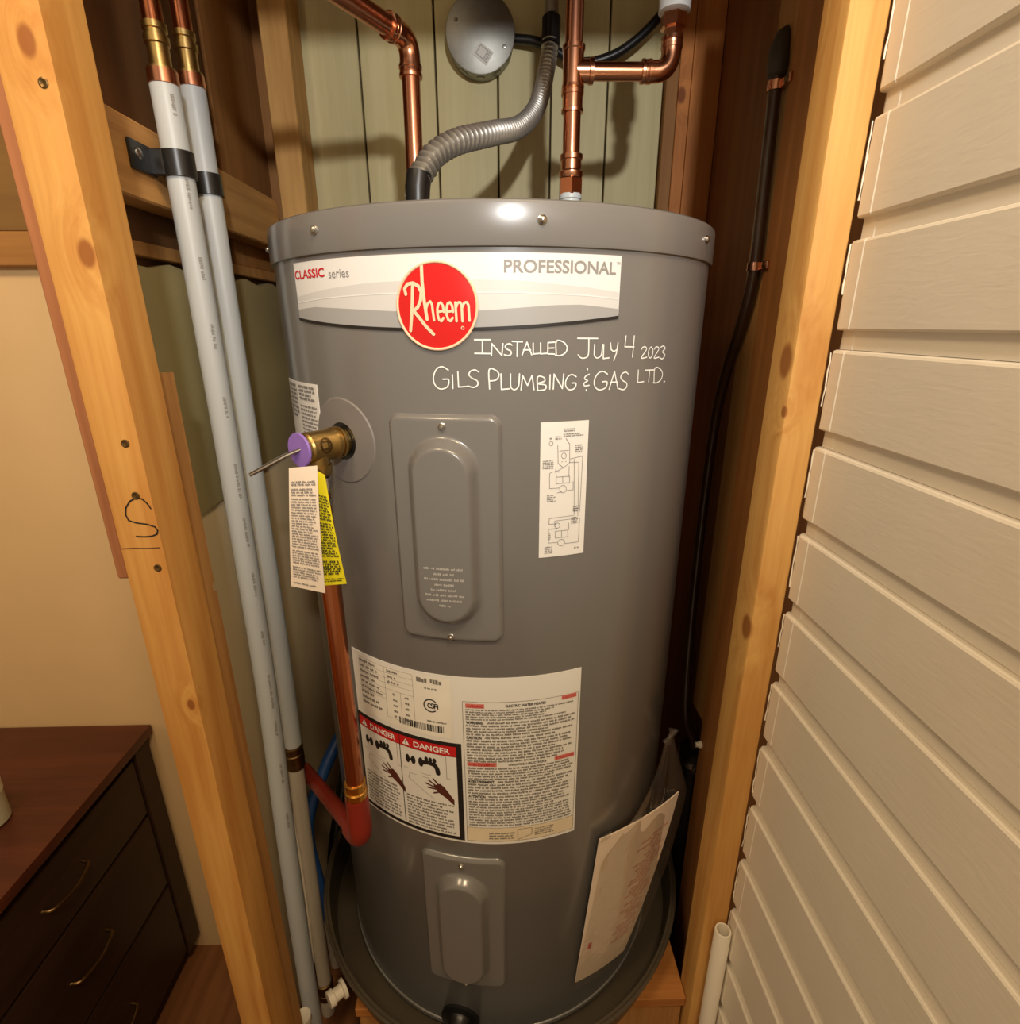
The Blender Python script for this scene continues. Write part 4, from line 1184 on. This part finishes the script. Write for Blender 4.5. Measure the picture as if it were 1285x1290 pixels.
jb = thing('junction_box', 'round galvanised junction box on the pale back panelling', 'junction box', (-0.0173, 0.33, 1.506))
lathe('box_body', [(0.0, 0.001), (0.055, 0.001), (0.055, 0.034), (0.053, 0.0345), (0.0, 0.0345)], GALV, jb, (-0.0173, 0.33, 1.506), (0, -1, 0), 40)
lathe('cover', [(0.0, 0.0346), (0.0565, 0.0346), (0.0572, 0.0352), (0.0572, 0.0366), (0.056, 0.0374), (0.0, 0.0376)], GALV, jb, (-0.0173, 0.33, 1.506), (0, -1, 0), 40)
bm = bmesh.new()
def BX(s, t, off):
    c, s_ = math.cos(math.radians(-35)), math.sin(math.radians(-35))
    return Vector((-0.0135 + c * s + s_ * t * -1, 0.2924 - off, 1.478 + -s_ * s * -1 + c * t))
add_poly(bm, BX, [(-0.014, -0.011), (0.014, -0.011), (0.014, 0.011), (-0.014, 0.011)], 0.0004)
bs = flat_mesh('box_sticker', bm, plain('box_sticker_grey', srgb(214, 212, 204), 0.4), jb)
bm = bmesh.new()
add_strokes(bm, BX, [[(-0.0095, -0.0065), (0.005, -0.0065), (0.005, 0.0075), (-0.0095, 0.0075), (-0.0095, -0.0065)]], 0.0010, 0.0008)
add_fine(bm, BX, 0.0065, 0.0125, -0.009, 0.009, 5, 77, 0.0008)
flat_mesh('sticker_print', bm, INKG, bs)
for sx in (-1, 1):
    lathe('screw', [(0.0035, 0), (0.003, 0.0014), (0, 0.0018)], STEEL, jb, (-0.0173 + sx * 0.040, 0.2924, 1.506 - sx * 0.018), (0, -1, 0), 12)
for k in range(5):
    lathe('knockout', [(0.0075, -0.0004), (0.0075, 0.0006), (0.0065, 0.0010), (0, 0.0010)], GALV, jb, (-0.0173 + 0.055 * math.cos(math.radians(205 + k * 32)), 0.314, 1.506 + 0.055 * math.sin(math.radians(205 + k * 32))), (math.cos(math.radians(205 + k * 32)), 0, math.sin(math.radians(205 + k * 32))), 14)

tag(tube('black_cable', spline([(0.0395, 0.312, 1.506), (0.070, 0.308, 1.502), (0.098, 0.304, 1.492), (0.150, 0.300, 1.470), (0.205, 0.296, 1.478), (0.255, 0.292, 1.508), (0.300, 0.288, 1.556), (0.33, 0.284, 1.62)], 10), 0.0072, BLACKP),
    'black cable running across the back panelling from the round junction box', 'cable')

# ================================================================== GREY PLASTIC PIPES, LEFT
def grey_pipe(label, top, mid, low, rad, zc, full, seed):
    tx, ty = top
    g = thing('grey_pipe', label, 'pipe', (low[0], low[1], low[2]), 'grey plastic supply pipes')
    tz = zc
    P = [Vector((tx, ty, tz))] + [Vector(q) for q in mid] + [Vector(low)]
    tube('copper_stub', [(tx, ty, tz + 0.042), (tx, ty, 1.90)], 0.0098, COPPER_OLD, g)
    lathe('brass_fitting', [(0.0100, tz + 0.054), (0.0118, tz + 0.0535), (0.0118, tz + 0.048), (0.0106, tz + 0.047), (0.0106, tz + 0.043), (0.0122, tz + 0.0425), (0.0122, tz + 0.036), (0.0106, tz + 0.035), (0.0106, tz + 0.016), (0.0135, tz + 0.0155), (0.0135, tz + 0.013), (0.0110, tz + 0.0125)], BRASS, g, (tx, ty, 0), seg=24)
    lathe('crimp_ring', [(0.0110, tz + 0.0135), (rad + 0.0004, tz + 0.0132), (rad + 0.0006, tz + 0.0005), (rad - 0.001, tz)], COPPER, g, (tx, ty, 0), seg=28)
    return g, P
g1, P1 = grey_pipe('front grey plastic pipe nearest the left stud, printed along its length', (-0.3455, -0.1155), [(-0.3455, -0.1150, 0.95), (-0.3455, -0.1240, 0.56), (-0.3455, -0.1440, 0.30), (-0.3455, -0.1580, 0.07)], (-0.3455, -0.1700, -0.245), 0.0144, 1.2895, True, 1)
pl1 = tube('pipe', spline(P1, 12), 0.0144, GREYP, g1, 28)
def pipe_print(parent, P, rad, z0, z1, seed, ang):
    sp = spline(P, 30)
    def mf(s, t, off):      # s along the pipe (from the top), t around
        zz = z1 - s
        for a, b in zip(sp, sp[1:]):
            if b.z <= zz <= a.z:
                c = a.lerp(b, (a.z - zz) / (a.z - b.z)); break
        else: c = sp[0]
        q = ang + t / rad
        return Vector((c.x + math.cos(q) * (rad + off), c.y + math.sin(q) * (rad + off), zz))
    bm = bmesh.new()
    rnd = random.Random(seed); s = 0.0
    while s < z1 - z0:
        add_fine(bm, mf, s, s + rnd.uniform(0.02, 0.06), -0.0022, 0.0022, 1, seed + int(s * 999), 0.0004, 0.85, 0, 0.0)
        s += 0.07 + rnd.random() * 0.02
    return stuff(flat_mesh('pipe_print', bm, INKG, parent))
pipe_print(pl1, P1, 0.0144, 0.30, 1.28, 31, math.radians(-42))
g2, P2 = grey_pipe('rear grey plastic pipe next to the heater, joined low down by a brass coupling', (-0.3475, -0.0470), [(-0.3475, -0.0500, 0.90), (-0.3475, -0.0580, 0.50), (-0.3475, -0.0780, 0.22), (-0.3475, -0.0900, -0.03)], (-0.3475, -0.0990, -0.245), 0.0138, 1.3105, True, 2)
sp2 = spline(P2, 24)
up_part = [p for p in sp2 if p.z > 0.385]; mid_part = [p for p in sp2 if -0.165 < p.z < 0.36]; low_part = [p for p in sp2 if p.z < -0.20]
def on2(z):
    for a, b in zip(sp2, sp2[1:]):
        if b.z <= z <= a.z: return a.lerp(b, (a.z - z) / (a.z - b.z))
tube('pipe', up_part + [on2(0.372)], 0.0138, GREYP, g2, 28)
tube('lower_pipe', [on2(0.362)] + mid_part + [on2(-0.168)], 0.0128, GREYP2, g2, 28)
tube('lower_pipe', [on2(-0.199)] + low_part, 0.0128, GREYP2, g2, 28)
lathe('brass_coupling', [(0.0135, 0.384), (0.0158, 0.383), (0.0158, 0.376), (0.0145, 0.375), (0.0145, 0.369), (0.0160, 0.368), (0.0160, 0.352), (0.0142, 0.351), (0.0150, 0.345), (0.0150, 0.339), (0.0128, 0.338)], BRASS_D, g2, (-0.3475, on2(0.36).y, 0), seg=28)
lathe('brass_coupling', [(0.0128, -0.160), (0.0150, -0.161), (0.0150, -0.176), (0.0138, -0.177), (0.0138, -0.188), (0.0150, -0.189), (0.0150, -0.203), (0.0128, -0.204)], BRASS_D, g2, (-0.3475, on2(-0.18).y, 0), seg=28)

def pipe_clip(label, cx, cy, rad, z, h, tail, screw_on):
    c = thing('pipe_clip', label, 'clip', (cx, cy, z), 'black pipe clips')
    bm = bmesh.new()
    n = 22; ro, ri = rad + 0.0028, rad + 0.0003
    ring = []
    a0, a1 = (-205, 95)
    for i in range(n + 1):
        q = math.radians(a0 + (a1 - a0) * i / n)
        ring.append([bm.verts.new((cx + math.cos(q) * r_, cy + math.sin(q) * r_, z + zz)) for r_, zz in ((ri, -h / 2), (ro, -h / 2), (ro, h / 2), (ri, h / 2))])
    for a, b in zip(ring, ring[1:]):
        for k in range(4):
            bm.faces.new((a[k], a[(k + 1) % 4], b[(k + 1) % 4], b[k]))
    bm.faces.new(ring[0]); bm.faces.new(list(reversed(ring[-1])))
    done(bm, 'band', BLACKP, c)
    # tail plate fixed flat to the timber
    bm = bmesh.new()
    add_box(bm, (-0.3698, cy - tail, z - h * 0.55), (-0.3660, cy - rad * 0.5, z + h * 0.55), 0.0012, 2)
    add_box(bm, (-0.3672, cy - rad * 1.15, z - h * 0.5), (cx - rad * 0.55, cy - rad * 0.72, z + h * 0.5), 0.001, 1)
    done(bm, 'plate', BLACKP, c)
    if screw_on:
        lathe('screw', [(0.0055, 0), (0.0052, 0.0015), (0.003, 0.0030), (0, 0.0034)], STEEL, c, (-0.3660, cy - tail + 0.013, z + 0.002), (1, 0, 0), 16)
    return c
pipe_clip('black clip with a screwed plate holding the front grey pipe', -0.3455, -0.1150, 0.0144, 1.2170, 0.025, 0.050, True)
pipe_clip('black clip holding the rear grey pipe, partly behind the front one', -0.3475, -0.0480, 0.0138, 1.2120, 0.023, 0.030, False)

tag(tube('white_wire', spline([(-0.3520, -0.1050, 0.345), (-0.3480, -0.1070, 0.20), (-0.3470, -0.1180, 0.02), (-0.3475, -0.1250, -0.06)], 8), 0.0022, WHITEP, None, 8),
    'thin white wire hanging between the two grey pipes', 'wire')

# ================================================================== TUBES AND FITTINGS LOW LEFT
tag(tube('blue_pipe', spline([(-0.300, 0.170, 0.290), (-0.333, 0.100, 0.242), (-0.357, 0.052, 0.195), (-0.376, 0.014, 0.140), (-0.378, -0.002, 0.085), (-0.366, -0.016, 0.010), (-0.357, -0.014, -0.080), (-0.355, -0.012, -0.125)], 10), 0.0122, BLUE),
    'blue plastic pipe curving behind the grey pipes, low on the left', 'pipe')
tag(tube('black_hose', spline([(-0.345, 0.160, 0.110), (-0.352, 0.112, 0.045), (-0.358, 0.066, -0.020), (-0.360, 0.036, -0.105), (-0.368, 0.024, -0.20), (-0.372, 0.024, -0.245)], 10), 0.0135, BLACKP),
    'black hose dropping behind the drain pan beside the blue pipe', 'hose')
wv = thing('shutoff_valve', 'small white plastic valve at the foot of the front grey pipe', 'valve', (-0.337, -0.214, -0.25))
tube('valve_body', [(-0.337, -0.214, -0.249), (-0.337, -0.214, -0.07), (-0.337, -0.214, -0.062), (-0.337, -0.214, -0.05)], [0.011, 0.011, 0.014, 0.013], WHITEP, wv)
lathe('knob', [(0.005, 0.0), (0.005, 0.008), (0.016, 0.010), (0.017, 0.018), (0.012, 0.022), (0, 0.023)], WHITEP, wv, (-0.337, -0.226, -0.064), (0.25, -1, 0.1), 20)
wt_ = thing('drain_fitting', 'cream plastic drain fitting on the left rim of the pan', 'fitting', (-0.262, -0.225, 0.03))
lathe('flange', [(0.0, 0), (0.015, 0), (0.015, 0.005), (0.010, 0.006), (0.010, 0.018), (0.0125, 0.019), (0.0125, 0.028), (0, 0.028)], WHITEP, wt_, (-0.2565, -0.2203, 0.030), (-0.76, -0.65, 0), 20)
tag(tube('grey_adapter', [(-0.3550, -0.012, -0.245), (-0.3550, -0.012, -0.12), (-0.3550, -0.012, -0.10), (-0.3550, -0.012, -0.098)], [0.013, 0.013, 0.0135, 0.0115], GREYP2), 'short grey adapter that the blue pipe runs into, near the floor', 'fitting')

# ================================================================== BLACK PIPE, RIGHT
bp_ = thing('black_pipe', 'dark pipe clipped to the stud on the right inner wall', 'pipe', (0.342, -0.005, 1.35))
XP = 0.3445
tube('pipe', spline([(XP, -0.030, 1.36), (XP, -0.034, 1.28), (XP, -0.038, 1.19), (XP, -0.040, 1.115), (XP + 0.001, -0.020, 1.05), (XP + 0.004, 0.018, 0.985), (XP + 0.008, 0.050, 0.90), (XP + 0.012, 0.066, 0.74), (XP + 0.008, 0.052, 0.55), (XP + 0.001, 0.022, 0.42), (XP + 0.001, 0.006, 0.36), (0.358, 0.0, 0.325), (0.366, -0.003, 0.29)], 8), 0.0078, BLACKPIPE, bp_)
tube('rubber_sleeve', [(XP, -0.0315, 1.331), (XP, -0.0313, 1.333), (XP, -0.030, 1.345), (XP + 0.001, -0.027, 1.362), (XP + 0.006, -0.022, 1.376), (XP + 0.014, -0.016, 1.384)], [0.0080, 0.0105, 0.0120, 0.0112, 0.0090, 0.0065], plain('grey_rubber', srgb(62, 56, 48), 0.6), bp_)
for y, z, lab in ((-0.0335, 1.322, 'upper copper clamp on the dark pipe, under its sleeve'), (-0.040, 1.121, 'lower copper clamp on the dark pipe, where it starts to bend')):
    c = thing('pipe_clamp', lab, 'clamp', (XP, y, z), 'copper pipe clamps')
    bm = bmesh.new()
    add_lathe(bm, [(0.0079, -0.005), (0.0100, -0.005), (0.0100, 0.005), (0.0079, 0.005)], (XP, y, z), (0, 0, 1), 24)
    done(bm, 'band', SOLDER, c)
    bm = bmesh.new(); add_box(bm, (XP + 0.0015, y - 0.030, z - 0.005), (XP + 0.0055, y - 0.008, z + 0.005), 0.001)
    done(bm, 'strap_end', SOLDER, c)
    lathe('screw', [(0.0042, 0), (0.004, 0.0012), (0, 0.002)], BRASS_D, c, (XP + 0.0016, y - 0.022, z), (-1, 0, 0), 14)

rc = thing('rubber_coupling', 'black rubber drain coupling with a steel band in the dark lower right', 'coupling', (0.365, 0.0, -0.25))
CXR = 0.366
tube('coupling_body', [(CXR, -0.003, -0.249), (CXR, -0.003, 0.05), (CXR, -0.003, 0.22), (CXR, -0.003, 0.255), (CXR, -0.003, 0.300)], [0.0255, 0.0255, 0.0260, 0.0280, 0.0275], BLACKP, rc, 28)
lathe('steel_band', [(0.0278, 0.272), (0.0294, 0.272), (0.0294, 0.283), (0.0278, 0.283)], STEEL, rc, (CXR, -0.003, 0), seg=28)
box('band_screw', (CXR - 0.014, -0.040, 0.270), (CXR + 0.004, -0.0310, 0.285), STEEL, rc, 0.002)
tag(box('white_bracket', (0.352, -0.040, 0.335), (0.374, -0.0335, 0.362), WHITEP, None, 0.002) if False else lathe('pipe_plug', [(0.0, 0), (0.0065, 0), (0.0065, 0.004), (0.0045, 0.006), (0.0045, 0.010), (0, 0.010)], WHITEP, None, (0.3498, -0.062, 0.360), (-1, 0, 0), 18),
    'small white plug on the stud above the black coupling', 'plug')

# ================================================================== DOCUMENT BAG
bag = thing('document_bag', 'clear plastic bag of papers taped to the heater\'s lower right', 'bag', TM(35, 0.09, 0.02))
def sheet(name, mf, ns, nt2, mat, parent, thick=0.0004):
    bm = bmesh.new()
    A = [[bm.verts.new(mf(i / ns, j / nt2, thick)) for j in range(nt2 + 1)] for i in range(ns + 1)]
    B = [[bm.verts.new(mf(i / ns, j / nt2, 0)) for j in range(nt2 + 1)] for i in range(ns + 1)]
    for i in range(ns):
        for j in range(nt2):
            bm.faces.new((A[i][j], A[i + 1][j], A[i + 1][j + 1], A[i][j + 1])); bm.faces.new((B[i][j], B[i][j + 1], B[i + 1][j + 1], B[i + 1][j]))
    for i in range(ns):
        bm.faces.new((A[i][0], B[i][0], B[i + 1][0], A[i + 1][0])); bm.faces.new((A[i][nt2], A[i + 1][nt2], B[i + 1][nt2], B[i][nt2]))
    for j in range(nt2):
        bm.faces.new((A[0][j], A[0][j + 1], B[0][j + 1], B[0][j])); bm.faces.new((A[ns][j], B[ns][j], B[ns][j + 1], A[ns][j + 1]))
    return done(bm, name, mat, parent)
def book(s, t, off):
    a = 22.9 + 5.8 * t + s * (20 + 14 * t)
    rr_ = 0.005 + 0.034 * s * s * (0.15 + 0.85 * t)
    return TM(a, 0.0985 - 0.011 * s + t * (0.2745 - 0.016 * s), rr_ + off)
bk = sheet('booklet', book, 16, 20, plain('paper', srgb(232, 214, 196), 0.6, 0, 0.03, 30), bag, 0.002)
bm = bmesh.new()
rnd = random.Random(3)
PINK = plain('ink_pink', srgb(206, 128, 122), 0.5)
bw, bh_ = 0.13, 0.27
bmf = lambda s, t, off: book(s / bw, t / bh_, off + 0.002)
for k in range(34):
    y = 0.045 + 0.185 * k / 34
    x0 = bw * (0.50 + 0.25 * rnd.random() * (1 if k % 5 else 0.2)); add_fine(bm, bmf, x0, bw * rnd.uniform(0.8, 0.95), y, y + 0.0045, 1, 600 + k, 0.0006, 0.6, 0, 0)
stuff(flat_mesh('paper_print', bm, PINK, bk))
bm = bmesh.new()
add_quad(bm, bmf, bw * 0.10, 0.062, bw * 0.15, 0.074, 0.0007)
flat_mesh('red_mark', bm, INKRED, bk)
def film(s, t, off):
    k = max(0.0, (t - 0.74) / 0.26)
    aL = 21.3 + 8.5 * min(1, t / 0.8) + 36 * k ** 1.4
    aR = 46 + 22 * min(1, t / 0.7) + 3.5 * k
    a = aL + (aR - aL) * s
    fold = 0.0016 * math.sin(s * 19 + t * 4) * (0.3 + t)
    rr_ = 0.0095 + 0.040 * s * s * (0.2 + 0.8 * min(1, t / 0.7)) * (1 - 0.75 * k) + fold + 0.002 * t
    return TM(a, 0.086 - 0.010 * s + t * (0.334 + 0.006 * s), rr_ + off)
bm = bmesh.new()
add_patch(bm, lambda a, b, o: film(a, b, 0), 0, 1, 0, 1, 28, 30, 0, None)
done(bm, 'plastic_film', FILM, bag, 80)
pk = film(0.5, 1.0, 0)
tube('gathered_end', [pk + Vector((-0.004, 0, -0.010)), pk, pk + Vector((0.004, 0, 0.008)), pk + Vector((0.006, 0.002, 0.014))], [0.008, 0.004, 0.006, 0.009], FILM, bag, 12, (1, 0.5))
for a, z in ((30.0, 0.379), (65.0, 0.420)):
    patch('tape', a - 1.8, a + 1.8, z - 0.006, z + 0.006, FILM, bag, 0.0150 if a > 50 else 0.012, base=None)

# ================================================================== PVC STUB, DRESSER, ODDS AND ENDS
bm = bmesh.new()
add_lathe(bm, [(0.0118, 0.0), (0.0118, 0.4525), (0.0108, 0.4540), (0.0092, 0.4540), (0.0088, 0.452), (0.0088, 0.38), (0.0, 0.38)], (0.3268, -0.2640, -0.25), (0, 0, 1), 28)
tag(done(bm, 'pvc_pipe', WHITEP, None), 'open white plastic pipe standing against the foot of the right jamb', 'pipe')

dr = thing('dresser', 'low dark brown wooden dresser in the room behind the left stud', 'dresser', (-0.93, -0.24, -0.25))
DX0, DX1, DY0, DY1 = -1.18, -0.656, -0.62, 0.032
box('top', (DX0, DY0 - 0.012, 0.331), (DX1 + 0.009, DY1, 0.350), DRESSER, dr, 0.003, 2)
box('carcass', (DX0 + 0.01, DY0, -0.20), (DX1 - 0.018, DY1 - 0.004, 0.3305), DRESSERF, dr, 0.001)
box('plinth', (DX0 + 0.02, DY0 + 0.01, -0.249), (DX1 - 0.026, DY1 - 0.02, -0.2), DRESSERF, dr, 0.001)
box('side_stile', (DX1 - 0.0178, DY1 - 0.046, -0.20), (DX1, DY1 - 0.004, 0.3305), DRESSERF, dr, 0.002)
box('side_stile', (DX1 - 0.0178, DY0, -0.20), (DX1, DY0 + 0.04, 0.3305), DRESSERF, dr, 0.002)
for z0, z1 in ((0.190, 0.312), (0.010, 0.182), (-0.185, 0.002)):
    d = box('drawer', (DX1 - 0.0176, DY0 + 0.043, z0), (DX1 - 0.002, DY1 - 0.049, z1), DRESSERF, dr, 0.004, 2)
    for yc in (-0.46, -0.205):
        zc = (z0 + z1) / 2 + 0.005
        tube('handle', spline([(DX1 - 0.003, yc - 0.040, zc), (DX1 + 0.010, yc - 0.034, zc - 0.002), (DX1 + 0.015, yc, zc - 0.006), (DX1 + 0.010, yc + 0.034, zc - 0.002), (DX1 - 0.003, yc + 0.040, zc)], 6), 0.0028, BRASS_D, d, 10)
jar = thing('jar', 'small pale lidded jar on the dresser at the picture\'s left edge', 'jar', (-0.762, -0.178, 0.35))
lathe('jar_body', [(0.0, 0.3505), (0.024, 0.3505), (0.027, 0.354), (0.027, 0.398), (0.024, 0.402), (0, 0.402)], plain('jar_plastic', srgb(190, 186, 160), 0.35), jar, (-0.762, -0.178, 0), seg=32)
lathe('lid', [(0.0, 0.4022), (0.0285, 0.4022), (0.0285, 0.418), (0.026, 0.421), (0, 0.421)], plain('jar_lid', srgb(222, 220, 196), 0.4), jar, (-0.762, -0.178, 0), seg=32)
bm = bmesh.new()
add_lathe(bm, [(0.0, 0.0), (0.050, 0.002), (0.066, 0.020), (0.060, 0.045), (0.035, 0.062), (0, 0.066)], (-0.575, -0.215, -0.2495), (0, 0, 1), 24)
rnd = random.Random(11)
for v in bm.verts:
    if v.co.z > -0.24:
        v.co += Vector((rnd.uniform(-.006, .006), rnd.uniform(-.006, .006), rnd.uniform(-.004, .004)))
tag(done(bm, 'cloth_bundle', plain('navy_cloth', srgb(34, 36, 44), 0.9, 0, 0.3, 60, bump=0.4), None, 80), 'dark navy cloth bundle on the floor below the dresser', 'cloth')
